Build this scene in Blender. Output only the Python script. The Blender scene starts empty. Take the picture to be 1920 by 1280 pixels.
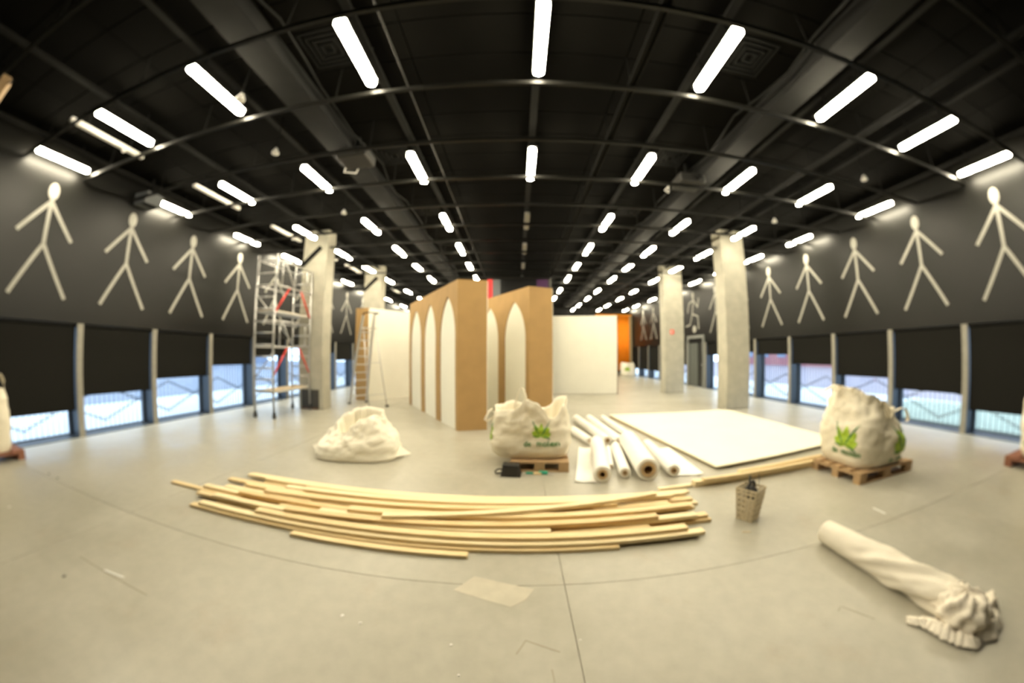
import bpy, bmesh, math, random
from mathutils import Vector, Matrix, noise
R = math.radians
PI = math.pi
scn = bpy.context.scene
C = scn.collection

# ------------------------------------------------------------------ camera
# stereographic fisheye (f = 640 px on a 1920 px frame), eye height 1.62 m
EYE = 1.61875
FPX = 640.18
PITCH, YAW = R(1.97), R(0.68)
cam_d = bpy.data.cameras.new('camera')
cam = bpy.data.objects.new('camera', cam_d)
C.objects.link(cam)
scn.camera = cam
cam.location = (0, 0, EYE)
cam.rotation_euler = (PI/2 + PITCH, 0, YAW)
cam_d.type = 'PANO'
cam_d.sensor_fit = 'HORIZONTAL'
cam_d.sensor_width = 36.0
cam_d.sensor_height = 24.0
cam_d.clip_start = 0.02
cam_d.clip_end = 500
cam_d.panorama_type = 'FISHEYE_LENS_POLYNOMIAL'
cam_d.fisheye_fov = R(179)
def lens_poly():
    # theta = 2 atan(r / 2f), least squares with r .. r^4 (r in mm)
    f = FPX*36/1920
    n = 400
    A = [[0.0]*4 for _ in range(4)]; b = [0.0]*4
    for i in range(1, n+1):
        r = 22.0*i/n
        th = 2*math.atan(r/(2*f))
        v = [r/22, (r/22)**2, (r/22)**3, (r/22)**4]
        for p in range(4):
            b[p] += v[p]*th
            for q in range(4): A[p][q] += v[p]*v[q]
    for p in range(4):
        for q in range(p+1, 4):
            k = A[q][p]/A[p][p]
            for s in range(p, 4): A[q][s] -= k*A[p][s]
            b[q] -= k*b[p]
    x = [0]*4
    for p in (3, 2, 1, 0):
        x[p] = (b[p]-sum(A[p][s]*x[s] for s in range(p+1, 4)))/A[p][p]
    return [x[p]/22**(p+1) for p in range(4)]
K = lens_poly()
cc = cam_d
cc.fisheye_polynomial_k0 = 0.0
cc.fisheye_polynomial_k1 = -K[0]
cc.fisheye_polynomial_k2 = -K[1]
cc.fisheye_polynomial_k3 = -K[2]
cc.fisheye_polynomial_k4 = -K[3]
# the photograph is focused far too close: everything is a little soft
cam_d.dof.use_dof = True
cam_d.dof.focus_distance = 0.75
cam_d.dof.aperture_fstop = 6.6

# ------------------------------------------------------------------ world, exposure
scn.view_settings.view_transform = 'Standard'
scn.view_settings.look = 'None'
scn.view_settings.gamma = 1.0
scn.view_settings.use_curve_mapping = False
scn.view_settings.exposure = 0.22
w = bpy.data.worlds.new('World')
scn.world = w
w.use_nodes = True
bg = w.node_tree.nodes['Background']
bg.inputs[0].default_value = (0.70, 0.83, 1.0, 1)      # bright overcast sky
bg.inputs[1].default_value = 4.4
LAMP = 86.0
LAMP_COL = (1.0, 0.895, 0.655, 1)

# ------------------------------------------------------------------ pixels to places
def ray(px, py):
    u = px-960; v = 640-py; r = math.hypot(u, v) or 1e-9
    th = 2*math.atan(r/(2*FPX)); s = math.sin(th)
    x, z, y = s*u/r, s*v/r, math.cos(th)
    c, s = math.cos(PITCH), math.sin(PITCH)
    y, z = y*c-z*s, y*s+z*c
    c, s = math.cos(YAW), math.sin(YAW)
    x, y = x*c-y*s, x*s+y*c
    return Vector((x, y, z))
def on_z(px, py, z=0.0):
    d = ray(px, py); t = (z-EYE)/d.z
    return Vector((d.x*t, d.y*t, z))
def at_xy(px, py, x, y):
    d = ray(px, py)
    return d.z*math.hypot(x, y)/math.hypot(d.x, d.y)+EYE

# ------------------------------------------------------------------ materials
MAT = {}
def mat(name, col, rough=0.6, metal=0.0, var=0.0, scale=8.0, bump=0.0, bscale=40.0, spec=0.5, stretch=None, col2=None, trans=0.0):
    m = bpy.data.materials.new(name); m.use_nodes = True
    nt = m.node_tree; b = nt.nodes['Principled BSDF']
    b.inputs['Base Color'].default_value = (*col, 1)
    b.inputs['Roughness'].default_value = rough
    b.inputs['Metallic'].default_value = metal
    b.inputs['Specular IOR Level'].default_value = spec
    if trans:
        b.inputs['Subsurface Weight'].default_value = 0
    if var or bump or col2:
        tc = nt.nodes.new('ShaderNodeTexCoord')
        mp = nt.nodes.new('ShaderNodeMapping')
        if stretch: mp.inputs['Scale'].default_value = stretch
        nt.links.new(tc.outputs['Object'], mp.inputs['Vector'])
    if var or col2:
        n = nt.nodes.new('ShaderNodeTexNoise'); n.inputs['Scale'].default_value = scale
        n.inputs['Detail'].default_value = 5
        nt.links.new(mp.outputs[0], n.inputs['Vector'])
        rp = nt.nodes.new('ShaderNodeValToRGB')
        c2 = col2 or tuple(min(1, c*(1+var)) for c in col)
        c1 = col if col2 else tuple(c*(1-var) for c in col)
        rp.color_ramp.elements[0].position = 0.32; rp.color_ramp.elements[1].position = 0.68
        rp.color_ramp.elements[0].color = (*c1, 1); rp.color_ramp.elements[1].color = (*c2, 1)
        nt.links.new(n.outputs['Fac'], rp.inputs[0]); nt.links.new(rp.outputs[0], b.inputs['Base Color'])
    if bump:
        n2 = nt.nodes.new('ShaderNodeTexNoise'); n2.inputs['Scale'].default_value = bscale
        nt.links.new(mp.outputs[0], n2.inputs['Vector'])
        bp = nt.nodes.new('ShaderNodeBump'); bp.inputs['Strength'].default_value = bump; bp.inputs['Distance'].default_value = 0.02
        nt.links.new(n2.outputs['Fac'], bp.inputs['Height']); nt.links.new(bp.outputs[0], b.inputs['Normal'])
    MAT[name] = m
    return m
def floor_mat():
    m = mat('concrete_floor', (0.4, 0.37, 0.30), 0.42)
    nt = m.node_tree; b = nt.nodes['Principled BSDF']
    tc = nt.nodes.new('ShaderNodeNewGeometry')
    def nz(s, d=6, rough=0.6):
        n = nt.nodes.new('ShaderNodeTexNoise'); n.inputs['Scale'].default_value = s
        n.inputs['Detail'].default_value = d; n.inputs['Roughness'].default_value = rough
        nt.links.new(tc.outputs['Position'], n.inputs['Vector']); return n
    def ramp(n, p0, c0, p1, c1):
        r = nt.nodes.new('ShaderNodeValToRGB')
        r.color_ramp.elements[0].position = p0; r.color_ramp.elements[1].position = p1
        r.color_ramp.elements[0].color = (*c0, 1); r.color_ramp.elements[1].color = (*c1, 1)
        nt.links.new(n.outputs['Fac'], r.inputs[0]); return r
    r1 = ramp(nz(0.55), 0.33, (0.355, 0.335, 0.265), 0.68, (0.455, 0.43, 0.355))
    r2 = ramp(nz(1.3, 8, 0.7), 0.56, (0, 0, 0), 0.76, (1, 1, 1))
    mx = nt.nodes.new('ShaderNodeMixRGB'); mx.inputs[2].default_value = (0.36, 0.29, 0.20, 1)
    mlt = nt.nodes.new('ShaderNodeMath'); mlt.operation = 'MULTIPLY'; mlt.inputs[1].default_value = 0.55
    nt.links.new(r2.outputs[0], mlt.inputs[0]); nt.links.new(mlt.outputs[0], mx.inputs[0])
    nt.links.new(r1.outputs[0], mx.inputs[1])
    r3 = ramp(nz(9, 4), 0.3, (0.93, 0.93, 0.93), 0.7, (1.04, 1.04, 1.04))
    m2 = nt.nodes.new('ShaderNodeMixRGB'); m2.blend_type = 'MULTIPLY'; m2.inputs[0].default_value = 1
    nt.links.new(mx.outputs[0], m2.inputs[1]); nt.links.new(r3.outputs[0], m2.inputs[2])
    nt.links.new(m2.outputs[0], b.inputs['Base Color'])
    rr = ramp(nz(2.2), 0.3, (0.28, 0.28, 0.28), 0.7, (0.46, 0.46, 0.46))
    nt.links.new(rr.outputs[0], b.inputs['Roughness'])
    return m
floor_mat()
def emit_mat(name, col, s):
    m = bpy.data.materials.new(name); m.use_nodes = True
    nt = m.node_tree; nt.nodes.clear()
    e = nt.nodes.new('ShaderNodeEmission'); e.inputs[0].default_value = col; e.inputs[1].default_value = s
    o = nt.nodes.new('ShaderNodeOutputMaterial'); nt.links.new(e.outputs[0], o.inputs[0])
    MAT[name] = m
emit_mat('lamp_lit', LAMP_COL, LAMP)
def glass_mat():
    m = bpy.data.materials.new('window_glass'); m.use_nodes = True
    nt = m.node_tree; nt.nodes.clear()
    t = nt.nodes.new('ShaderNodeBsdfTransparent'); t.inputs[0].default_value = (0.9, 0.95, 0.97, 1)
    g = nt.nodes.new('ShaderNodeBsdfGlossy'); g.inputs['Roughness'].default_value = 0.02
    mx = nt.nodes.new('ShaderNodeMixShader'); o = nt.nodes.new('ShaderNodeOutputMaterial')
    mx.inputs[0].default_value = 0.05; nt.links.new(t.outputs[0], mx.inputs[1]); nt.links.new(g.outputs[0], mx.inputs[2])
    nt.links.new(mx.outputs[0], o.inputs[0]); MAT['window_glass'] = m
glass_mat()
mat('black_wall', (0.0055, 0.0053, 0.0043), 0.38, var=0.1, scale=3, spec=0.27)
mat('black_ceiling', (0.0035, 0.0033, 0.0027), 0.9, var=0.15, scale=2, spec=0.03)
mat('black_rail', (0.008, 0.0077, 0.0065), 0.4, spec=0.2)
mat('grey_duct', (0.017, 0.017, 0.0165), 0.8, var=0.1, scale=4, spec=0.1)
mat('pale_pipe', (0.07, 0.068, 0.062), 0.6, spec=0.2)
mat('dark_steel', (0.007, 0.007, 0.0065), 0.6, spec=0.1)
mat('mullion_face', (0.27, 0.255, 0.215), 0.55, var=0.08)
mat('window_frame', (0.055, 0.07, 0.09), 0.4, metal=0.3)
mat('blind_fabric', (0.0095, 0.009, 0.0075), 0.85, bump=0.1, bscale=300, spec=0.15)
mat('screen_bar', (0.12, 0.14, 0.17), 0.6)
mat('screen_dark', (0.02, 0.025, 0.04), 0.6)
mat('paint_white', (0.37, 0.36, 0.32), 0.7, var=0.06, scale=5)
mat('concrete', (0.43, 0.41, 0.335), 0.75, var=0.10, scale=3.5, bump=0.12, bscale=25)
mat('kraft', (0.40, 0.245, 0.095), 0.8, var=0.06, scale=3)
mat('white_board', (0.82, 0.80, 0.70), 0.75, var=0.02, scale=2)
mat('off_white', (0.78, 0.76, 0.67), 0.75, var=0.02, scale=2)
mat('aluminium', (0.55, 0.55, 0.54), 0.35, metal=0.75)
mat('alu_light', (0.60, 0.58, 0.53), 0.45, metal=0.3)
mat('red_paint', (0.62, 0.035, 0.02), 0.45)
mat('rubber', (0.06, 0.055, 0.05), 0.8)
mat('ply', (0.55, 0.42, 0.24), 0.6, var=0.12, scale=3, stretch=(1, 12, 12))
mat('pine', (0.72, 0.53, 0.26), 0.55, stretch=(1.2, 25, 25), scale=3, col2=(0.82, 0.66, 0.38))
mat('pine_pale', (0.80, 0.64, 0.36), 0.55, stretch=(1.2, 25, 25), scale=3, col2=(0.86, 0.74, 0.48))
mat('pine_red', (0.66, 0.46, 0.21), 0.55, stretch=(1.2, 25, 25), scale=3, col2=(0.78, 0.60, 0.32))
mat('pallet_wood', (0.38, 0.24, 0.12), 0.75, stretch=(2, 14, 14), scale=3, col2=(0.50, 0.34, 0.18))
mat('pallet_red', (0.20, 0.075, 0.04), 0.75, stretch=(2, 14, 14), scale=3, col2=(0.28, 0.12, 0.07))
mat('sheet_top', (0.92, 0.87, 0.69), 0.55, var=0.02, scale=1.5)
mat('paper_roll', (0.90, 0.88, 0.82), 0.6, var=0.02)
mat('cardboard', (0.52, 0.36, 0.19), 0.8, var=0.15, scale=20)
mat('bag_weave', (0.76, 0.70, 0.56), 0.75, var=0.04, scale=5, bump=0.25, bscale=9)
mat('bag_white', (0.84, 0.79, 0.66), 0.75, var=0.04, scale=5, bump=0.25, bscale=7)
mat('bag_strap', (0.74, 0.67, 0.52), 0.7)
mat('print_lime', (0.36, 0.52, 0.03), 0.6, var=0.12, scale=12)
mat('print_green', (0.05, 0.20, 0.05), 0.6)
mat('print_yellow', (0.80, 0.50, 0.02), 0.6)
mat('fabric_roll', (0.80, 0.74, 0.62), 0.8, var=0.04, scale=6)
mat('fabric_dirty', (0.82, 0.75, 0.63), 0.85, var=0.06, scale=9, bump=0.2, bscale=25)
mat('wicker', (0.56, 0.47, 0.31), 0.7, var=0.15, scale=30)
mat('black_plastic', (0.018, 0.017, 0.015), 0.5)
mat('dark_grey', (0.055, 0.052, 0.045), 0.7, var=0.2, scale=4)
mat('teal_plastic', (0.03, 0.36, 0.24), 0.45)
mat('orange_cloth', (1.0, 0.33, 0.008), 0.7, var=0.06, scale=6)
mat('brown_frame', (0.13, 0.07, 0.04), 0.7)
mat('tan_frame', (0.34, 0.26, 0.15), 0.7)
mat('booth_black', (0.004, 0.004, 0.0045), 0.35)
mat('booth_purple', (0.06, 0.018, 0.075), 0.35)
mat('booth_grey', (0.13, 0.14, 0.15), 0.5)
mat('red_panel', (0.80, 0.03, 0.035), 0.5)
mat('door_leaf', (0.10, 0.11, 0.10), 0.5)
mat('door_dark', (0.02, 0.02, 0.018), 0.4)
mat('door_frame', (0.20, 0.21, 0.20), 0.5)
mat('white_plastic', (0.75, 0.74, 0.70), 0.5)
mat('paving', (0.62, 0.64, 0.66), 0.8, var=0.05)
mat('lawn', (0.33, 0.38, 0.30), 0.9, var=0.12, scale=2)
mat('facade_blue', (0.20, 0.25, 0.36), 0.8)
mat('facade_red', (0.36, 0.13, 0.14), 0.8)
mat('facade_glass', (0.18, 0.24, 0.36), 0.2)
mat('unlit_tube', (0.30, 0.30, 0.28), 0.5)
mat('scuff', (0.50, 0.46, 0.36), 0.6, var=0.06, scale=10)
mat('joint_fill', (0.34, 0.31, 0.24), 0.9)
mat('mark', (0.34, 0.30, 0.22), 0.7)
mat('silver_rod', (0.06, 0.06, 0.055), 0.5, spec=0.3)
mat('asphalt', (0.19, 0.215, 0.27), 0.8, var=0.06)
mat('asphalt_warm', (0.26, 0.23, 0.27), 0.8, var=0.06)
mat('sign_red', (0.75, 0.06, 0.03), 0.5)

# ------------------------------------------------------------------ object helpers
def link(o): C.objects.link(o); return o
def tag(o, label, cat, group=None):
    o['label'] = label; o['category'] = cat
    if group: o['group'] = group
    return o
def thing(name, label, cat, loc=(0, 0, 0), rz=0.0, group=None):
    o = bpy.data.objects.new(name, None); link(o)
    o.empty_display_size = 0.1
    o.location = loc; o.rotation_euler = (0, 0, rz)
    return tag(o, label, cat, group)
def struct_empty(name, loc=(0, 0, 0)):
    o = bpy.data.objects.new(name, None); link(o); o.location = loc; o['kind'] = 'structure'; o.empty_display_size = 0.1
    return o
def mesh_of(name, bm, m, smooth=False):
    me = bpy.data.meshes.new(name)
    bmesh.ops.recalc_face_normals(bm, faces=bm.faces)
    bm.to_mesh(me); bm.free()
    me.materials.append(MAT[m])
    if smooth: me.polygons.foreach_set('use_smooth', [True]*len(me.polygons))
    return me
def put(name, me, parent=None, loc=None, rot=None):
    o = bpy.data.objects.new(name, me); link(o); o.parent = parent
    if loc is not None: o.location = loc
    if rot is not None: o.rotation_euler = rot
    return o
def obj(name, bm, m, parent=None, smooth=False, loc=None, rot=None):
    return put(name, mesh_of(name, bm, m, smooth), parent, loc, rot)
def struct(name, bm, m):
    o = obj(name, bm, m); o['kind'] = 'structure'; return o
def NB(): return bmesh.new()
def box(bm, x0, x1, y0, y1, z0, z1):
    v = [bm.verts.new(p) for p in ((x0, y0, z0), (x1, y0, z0), (x1, y1, z0), (x0, y1, z0), (x0, y0, z1), (x1, y0, z1), (x1, y1, z1), (x0, y1, z1))]
    for f in ((3, 2, 1, 0), (4, 5, 6, 7), (0, 1, 5, 4), (1, 2, 6, 5), (2, 3, 7, 6), (3, 0, 4, 7)):
        bm.faces.new([v[i] for i in f])
    return bm
def B(x0, x1, y0, y1, z0, z1): return box(NB(), x0, x1, y0, y1, z0, z1)
def bev(bm, w, seg=1):
    bmesh.ops.bevel(bm, geom=list(bm.edges), offset=w, segments=seg, affect='EDGES', profile=0.5)
    return bm
def beam(bm, a, b, w, h, up=(0, 0, 1)):
    a, b = Vector(a), Vector(b); d = (b-a).normalized(); up = Vector(up)
    s = d.cross(up)
    if s.length < 1e-4: s = d.cross(Vector((0, 1, 0)))
    s.normalize(); u = s.cross(d).normalized()
    v = []
    for p in (a, b):
        for i, j in ((-1, -1), (1, -1), (1, 1), (-1, 1)):
            v.append(bm.verts.new(p+s*(i*w/2)+u*(j*h/2)))
    for f in ((0, 1, 2, 3), (7, 6, 5, 4), (0, 4, 5, 1), (1, 5, 6, 2), (2, 6, 7, 3), (3, 7, 4, 0)):
        bm.faces.new([v[i] for i in f])
    return bm
def tube(bm, pts, r, n=8, cap=True, rad=None, closed=False):
    pts = [Vector(p) for p in pts]; rings = []
    N = len(pts)
    prev = None
    for i, p in enumerate(pts):
        if closed: d = pts[(i+1) % N]-pts[i-1]
        else: d = pts[min(i+1, N-1)]-pts[max(i-1, 0)]
        d.normalize()
        if prev is None:
            a = Vector((0, 0, 1)) if abs(d.z) < 0.9 else Vector((1, 0, 0))
            u = d.cross(a).normalized()
        else:
            u = (prev-d*prev.dot(d)).normalized()
        prev = u; v = d.cross(u)
        rr = rad[i] if rad else r
        rings.append([bm.verts.new(p+u*(rr*math.cos(2*PI*k/n))+v*(rr*math.sin(2*PI*k/n))) for k in range(n)])
    for i in range(N if closed else N-1):
        A, Bq = rings[i], rings[(i+1) % N]
        for k in range(n): bm.faces.new((A[k], A[(k+1) % n], Bq[(k+1) % n], Bq[k]))
    if cap and not closed:
        bm.faces.new(list(reversed(rings[0]))); bm.faces.new(rings[-1])
    return bm
def thicken(bm, th):
    bmesh.ops.recalc_face_normals(bm, faces=bm.faces); bm.normal_update()
    if sum(f.normal.z for f in bm.faces) < 0: bmesh.ops.reverse_faces(bm, faces=list(bm.faces)); bm.normal_update()
    base = list(bm.verts); top = {}
    for v in base: top[v] = bm.verts.new(v.co+v.normal*th)
    for f in list(bm.faces):
        bm.faces.new([top[v] for v in f.verts])
    for e in [e for e in bm.edges if len(e.link_faces) == 1 and e.verts[0] in top and e.verts[1] in top]:
        a, b = e.verts; bm.faces.new((a, b, top[b], top[a]))
    bmesh.ops.recalc_face_normals(bm, faces=bm.faces)
    return bm
def prism(bm, poly, axis, t0, t1, fn=None):
    """extrude a 2-D polygon; fn maps (u, v, t) to a point"""
    a = [bm.verts.new(fn(u, v, t0)) for u, v in poly]; b = [bm.verts.new(fn(u, v, t1)) for u, v in poly]
    bm.faces.new(a); bm.faces.new(list(reversed(b)))
    for i in range(len(poly)):
        j = (i+1) % len(poly); bm.faces.new((a[j], a[i], b[i], b[j]))
    return bm
def dup(root, loc, rz=0.0, label=None, group=None):
    r = root.copy(); link(r); r.location = loc; r.rotation_euler = (0, 0, rz)
    if label: r['label'] = label
    if group: r['group'] = group
    for ch in list(root.children):
        c = ch.copy(); link(c); c.parent = r
        for g in ch.children:
            d = g.copy(); link(d); d.parent = c
    return r

# ------------------------------------------------------------------ the hall
XL, XR = -7.89, 8.49
Y0, Y1 = -7.0, 26.6
ZC = 5.2          # ceiling underside
ZW = 2.07         # window heads
T = 0.42          # wall thickness
rnd = random.Random(5)

# floor: slabs with open joints on a darker bed
fl = struct('floor', B(XL-T, XR+T, Y0, Y1, -0.12, -0.012), 'joint_fill')
JX, JY, JG = 0.34, 2.12, 0.005
xs = [XL-T] + [JX+4.14*k for k in range(-1, 3)] + [XR+T]
xs = [x for x in xs if XL-T <= x <= XR+T]
ys = [Y0] + [JY+4.15*k for k in range(-2, 6)] + [Y1]
for i in range(len(xs)-1):
    for j in range(len(ys)-1):
        if xs[i+1]-xs[i] < 0.05: continue
        obj('floor_slab', B(xs[i]+JG/2, xs[i+1]-JG/2, ys[j]+JG/2, ys[j+1]-JG/2, -0.03, 0.0), 'concrete_floor', fl)
# pale scuff where a sheet was dragged, and two tape-corner marks
def flat(pts, z0, z1):
    return prism(NB(), [(p.x, p.y) for p in pts], 2, z0, z1, lambda u, v, t: (u, v, t))
obj('floor_scuff', flat([on_z(*q) for q in ((850, 1106), (890, 1080), (1002, 1104), (985, 1125), (958, 1138))], 0, 0.0012), 'scuff', fl)
for q0, q1 in (((986, 1200), (968, 1226)), ((985, 1200), (1050, 1222)), ((1035, 1255), (1040, 1279)), ((1576, 1137), (1572, 1145)), ((1579, 1137), (1640, 1160)), ((150, 1043), (275, 1115))):
    a, b = on_z(*q0), on_z(*q1)
    obj('floor_mark', beam(NB(), a+Vector((0, 0, .0006)), b+Vector((0, 0, .0006)), 0.008, 0.0012), 'mark', fl)

# ceiling: boards with open seams, rails, ducts, tracks, vents
ce = struct('ceiling', B(XL-T, XR+T, Y0, Y1, ZC+0.03, ZC+0.25), 'black_ceiling')
RP, R0 = 1.143, 2.10
seam_x = [XL, -6.55, -4.6, -1.26, 1.36, 5.1, 7.05, XR]
pan = {}
k0 = int((Y0-R0)/(RP/2)); ny = int((Y1-Y0)/(RP/2))
for i in range(len(seam_x)-1):
    wx = seam_x[i+1]-seam_x[i]
    me = mesh_of('ceiling_board', B(0.008, wx-0.008, 0.008, RP/2-0.008, 0, 0.03), 'black_ceiling')
    for k in range(ny):
        y = R0+(k0+k)*RP/2
        if y+RP/2 > Y1: continue
        put('ceiling_board', me, ce, (seam_x[i], y, ZC))
rail_me = mesh_of('rail', B(XL, XR, -0.02, 0.02, -0.025, 0.025), 'black_rail')
ZR = 4.69
for k in range(-7, 22):
    put('rail', rail_me, ce, (0, R0+RP*k, ZR))
    for x in (-6.9, -4.4, -2.2, 1.36, 3.0, 5.2, 7.2):
        if k < 9: obj('hanger_rod', beam(NB(), (x, R0+RP*k, ZR), (x, R0+RP*k, ZC), 0.012, 0.012), 'dark_steel', ce)
obj('duct', B(-3.12, -2.70, Y0, 25, 4.96, ZC), 'grey_duct', ce)
obj('duct', B(3.52, 3.92, Y0, 25, 4.96, ZC), 'grey_duct', ce)
for x in (-2.52, 3.32):
    obj('cable', tube(NB(), [(x+0.06*math.sin(k*1.3), Y0+1+k*0.55, 5.06+0.05*math.cos(k*2.1)) for k in range(56)], 0.018, 6), 'dark_steel', ce)
obj('ceiling_rod', tube(NB(), [(-1.26, Y0, 4.735), (-1.26, 25, 4.735)], 0.010, 6), 'silver_rod', ce)
tr = NB(); box(tr, 1.32, 1.34, Y0, 25, 4.71, 4.77); box(tr, 1.40, 1.42, Y0, 25, 4.71, 4.77); box(tr, 1.34, 1.40, Y0, 25, 4.75, 4.77)
obj('light_track', tr, 'dark_steel', ce)
obj('pipe', tube(NB(), [(5.35, Y0, 4.92), (5.35, 25, 4.92)], 0.055, 10), 'grey_duct', ce, True)
def vent_mesh():
    bm = NB()
    for s in (0.29, 0.22, 0.15, 0.08):
        for (a, b, c, d) in ((-s, s, -s, -s+0.025), (-s, s, s-0.025, s), (-s, -s+0.025, -s, s), (s-0.025, s, -s, s)):
            box(bm, a, b, c, d, -0.03-0.05*(0.29-s), -0.002)
    return mesh_of('vent', bm, 'dark_steel')
vm = vent_mesh()
for x in (2.85, -2.2):
    for k in range(0, 9): put('vent', vm, ce, (x, 2.85+2.57*k, ZC))

# end walls
struct('wall_back', B(XL-T, XR+T, Y0-0.2, Y0, -0.12, ZC+0.25), 'black_wall')
struct('wall_front', B(XL-T, XR+T, Y1, Y1+0.2, -0.12, ZC+0.25), 'black_wall')
struct('wall_left', B(XL-T, XL, Y0, Y1, ZW, ZC+0.03), 'black_wall')
struct('wall_right', B(XR, XR+T, Y0, Y1, ZW, ZC+0.03), 'black_wall')

# windows: deep fins, dark frames, panes, blinds staggered in height, a facade screen outside
def blind_label(side, drop, n):
    return None
wn = 0
def windows(side):
    global wn
    s = -1 if side == 'L' else 1
    X = XL if side == 'L' else XR
    y_first, pitch = (3.62, 1.705) if side == 'L' else (3.70, 1.743)
    drops = ({-2: .45, -1: .3, 0: .5, 1: .75, 2: .98, 3: 1.24, 4: 1.49, 5: 1.78, 6: 1.6, 7: 1.27, 8: 1.2, 9: 1.0, 10: .8, 11: .6, 12: .5} if side == 'L'
             else {-2: .45, -1: .25, 0: .46, 1: .74, 2: .97, 3: 1.23, 4: 1.52, 5: 1.6, 6: 1.5, 7: None, 8: 1.0, 9: .75, 10: .52, 11: .52, 12: .52})
    MW = 0.12
    def bx(x0, x1, *r):   # x measured outwards from the wall face
        a, b = X+s*x0, X+s*x1
        return B(min(a, b), max(a, b), *r)
    for k in range(-2, 13):
        ya, yb = y_first+pitch*(k-1)+MW/2, y_first+pitch*k-MW/2
        wn += 1
        root = struct_empty('window_%d' % wn, (0, 0, 0))
        obj('mullion', bx(-0.004, 0.37, yb, yb+MW, 0, ZW), 'window_frame', root)
        obj('mullion_cover', bx(-0.012, -0.004, yb, yb+MW, 0, ZW), 'mullion_face', root)
        if drops[k] is None: continue
        fr = NB(); W = 0.05
        for r in ((ya, yb, 0, W), (ya, yb, ZW-W, ZW), (ya, ya+W, W, ZW-W), (yb-W, yb, W, ZW-W)):
            a, b = X+s*0.30, X+s*0.37; box(fr, min(a, b), max(a, b), *r)
        obj('frame', fr, 'window_frame', root)
        obj('pane', bx(0.330, 0.338, ya+W, yb-W, W, ZW-W), 'window_glass', root)
        obj('sill', bx(0.0, 0.30, ya, yb, 0, 0.02), 'window_frame', root)
        # facade screen: thin uprights with a stepped diamond
        sc = NB(); sd = NB(); n = 15; x0 = X+s*0.66; x1 = X+s*0.68
        if side == 'L': x0, x1 = x1, x0
        Lw = pitch/n
        for i in range(n):
            yc = ya-MW/2+(i+0.5)*Lw
            box(sc, x0, x1, yc-0.005, yc+0.005, -0.05, ZW)
            u = abs((i+0.5)/n*2-1)          # 0 in the middle, 1 at the fins
            for zc in (0.50+0.36*(1-u), 0.50-0.36*(1-u)):
                box(sd, x0-0.006, x1+0.006, yc-Lw*0.55, yc+Lw*0.55, zc-0.011, zc+0.011)
        o = obj('screen_bars', sc, 'screen_bar', root); o['kind'] = 'stuff'
        o = obj('screen_diamond', sd, 'screen_dark', root); o['kind'] = 'stuff'
        # blind
        d = drops[k]; m = 'blind_fabric'
        wall = 'beside the scaffold tower wall' if side == 'L' else ''
        yy = (ya+yb)/2
        place = BL.get((side, k), 'black roller blind lowered in the long window wall')
        t = thing('roller_blind', place, 'blind', (X+s*0.06, yy, 0), 0, 'roller blinds on the '+('scaffold side' if side == 'L' else 'door side'))
        hw = (yb-ya)/2-0.015
        obj('blind_cloth', B(-0.004, 0.004, -hw, hw, d+0.02, ZW-0.03), m, t)
        obj('bottom_bar', B(-0.012, 0.012, -hw, hw, d, d+0.025), 'dark_steel', t)
        obj('roller_tube', tube(NB(), [(0, -hw, ZW-0.035), (0, hw, ZW-0.035)], 0.034, 8), 'dark_steel', t)
SL = 'on the scaffold side'
SR = 'on the door side'
BL = {('L', 0): 'black roller blind beside the edge sack, drawn lower than the others '+SL,
      ('L', 1): 'black roller blind under the second stick figure, second lowest '+SL,
      ('L', 2): 'black roller blind drawn halfway under the third stick figure '+SL,
      ('L', 3): 'black roller blind next to the scaffold tower with its glass half open',
      ('L', 4): 'black roller blind seen through the ladder frame of the scaffold tower',
      ('L', 5): 'black roller blind raised highest behind the scaffold tower',
      ('L', 6): 'black roller blind hidden behind the column next to the scaffold',
      ('L', 7): 'black roller blind between concrete column and stepladder',
      ('R', 0): 'black roller blind drawn lowest beside the sack with the yellow print',
      ('R', 1): 'black roller blind behind the sack with two leaf prints, second lowest '+SR,
      ('R', 2): 'black roller blind ending just above the sack with the two leaf prints',
      ('R', 3): 'black roller blind half drawn beyond the large cream sheets '+SR,
      ('R', 4): 'short black roller blind beside the thick concrete column '+SR,
      ('R', 5): 'black roller blind behind the thick concrete column '+SR,
      ('R', 6): 'black roller blind in the window next to the door',
      ('R', 8): 'black roller blind just past the door, behind a column'}
for k in (9, 10, 11, 12):
    BL[('R', k)] = 'black roller blind past the door near the orange cloth'
    BL[('L', k-1)] = 'black roller blind hidden behind the pale partition on the scaffold side'
BL[('L', 12)] = BL[('L', 8)]
for k in (-2, -1):
    BL[('R', k)] = 'black roller blind past the sack with the yellow print'
    BL[('L', k)] = 'black roller blind past the edge sack with one loop'
windows('L'); windows('R')
# solid wall below the band where no window is
struct('wall_left_end', B(XL-T, XL, Y0, 3.62-1.705*3, 0, ZW), 'black_wall').name = 'wall_left_low'
struct('wall_right_low', B(XR, XR+T, Y0, 3.70-1.743*3, 0, ZW), 'black_wall')
struct('wall_left_far', B(XL-T, XL, 3.62+1.705*12+0.06, Y1, 0, ZW), 'black_wall')
struct('wall_right_far', B(XR, XR+T, 3.70+1.743*12+0.06, Y1, 0, ZW), 'black_wall')

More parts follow.
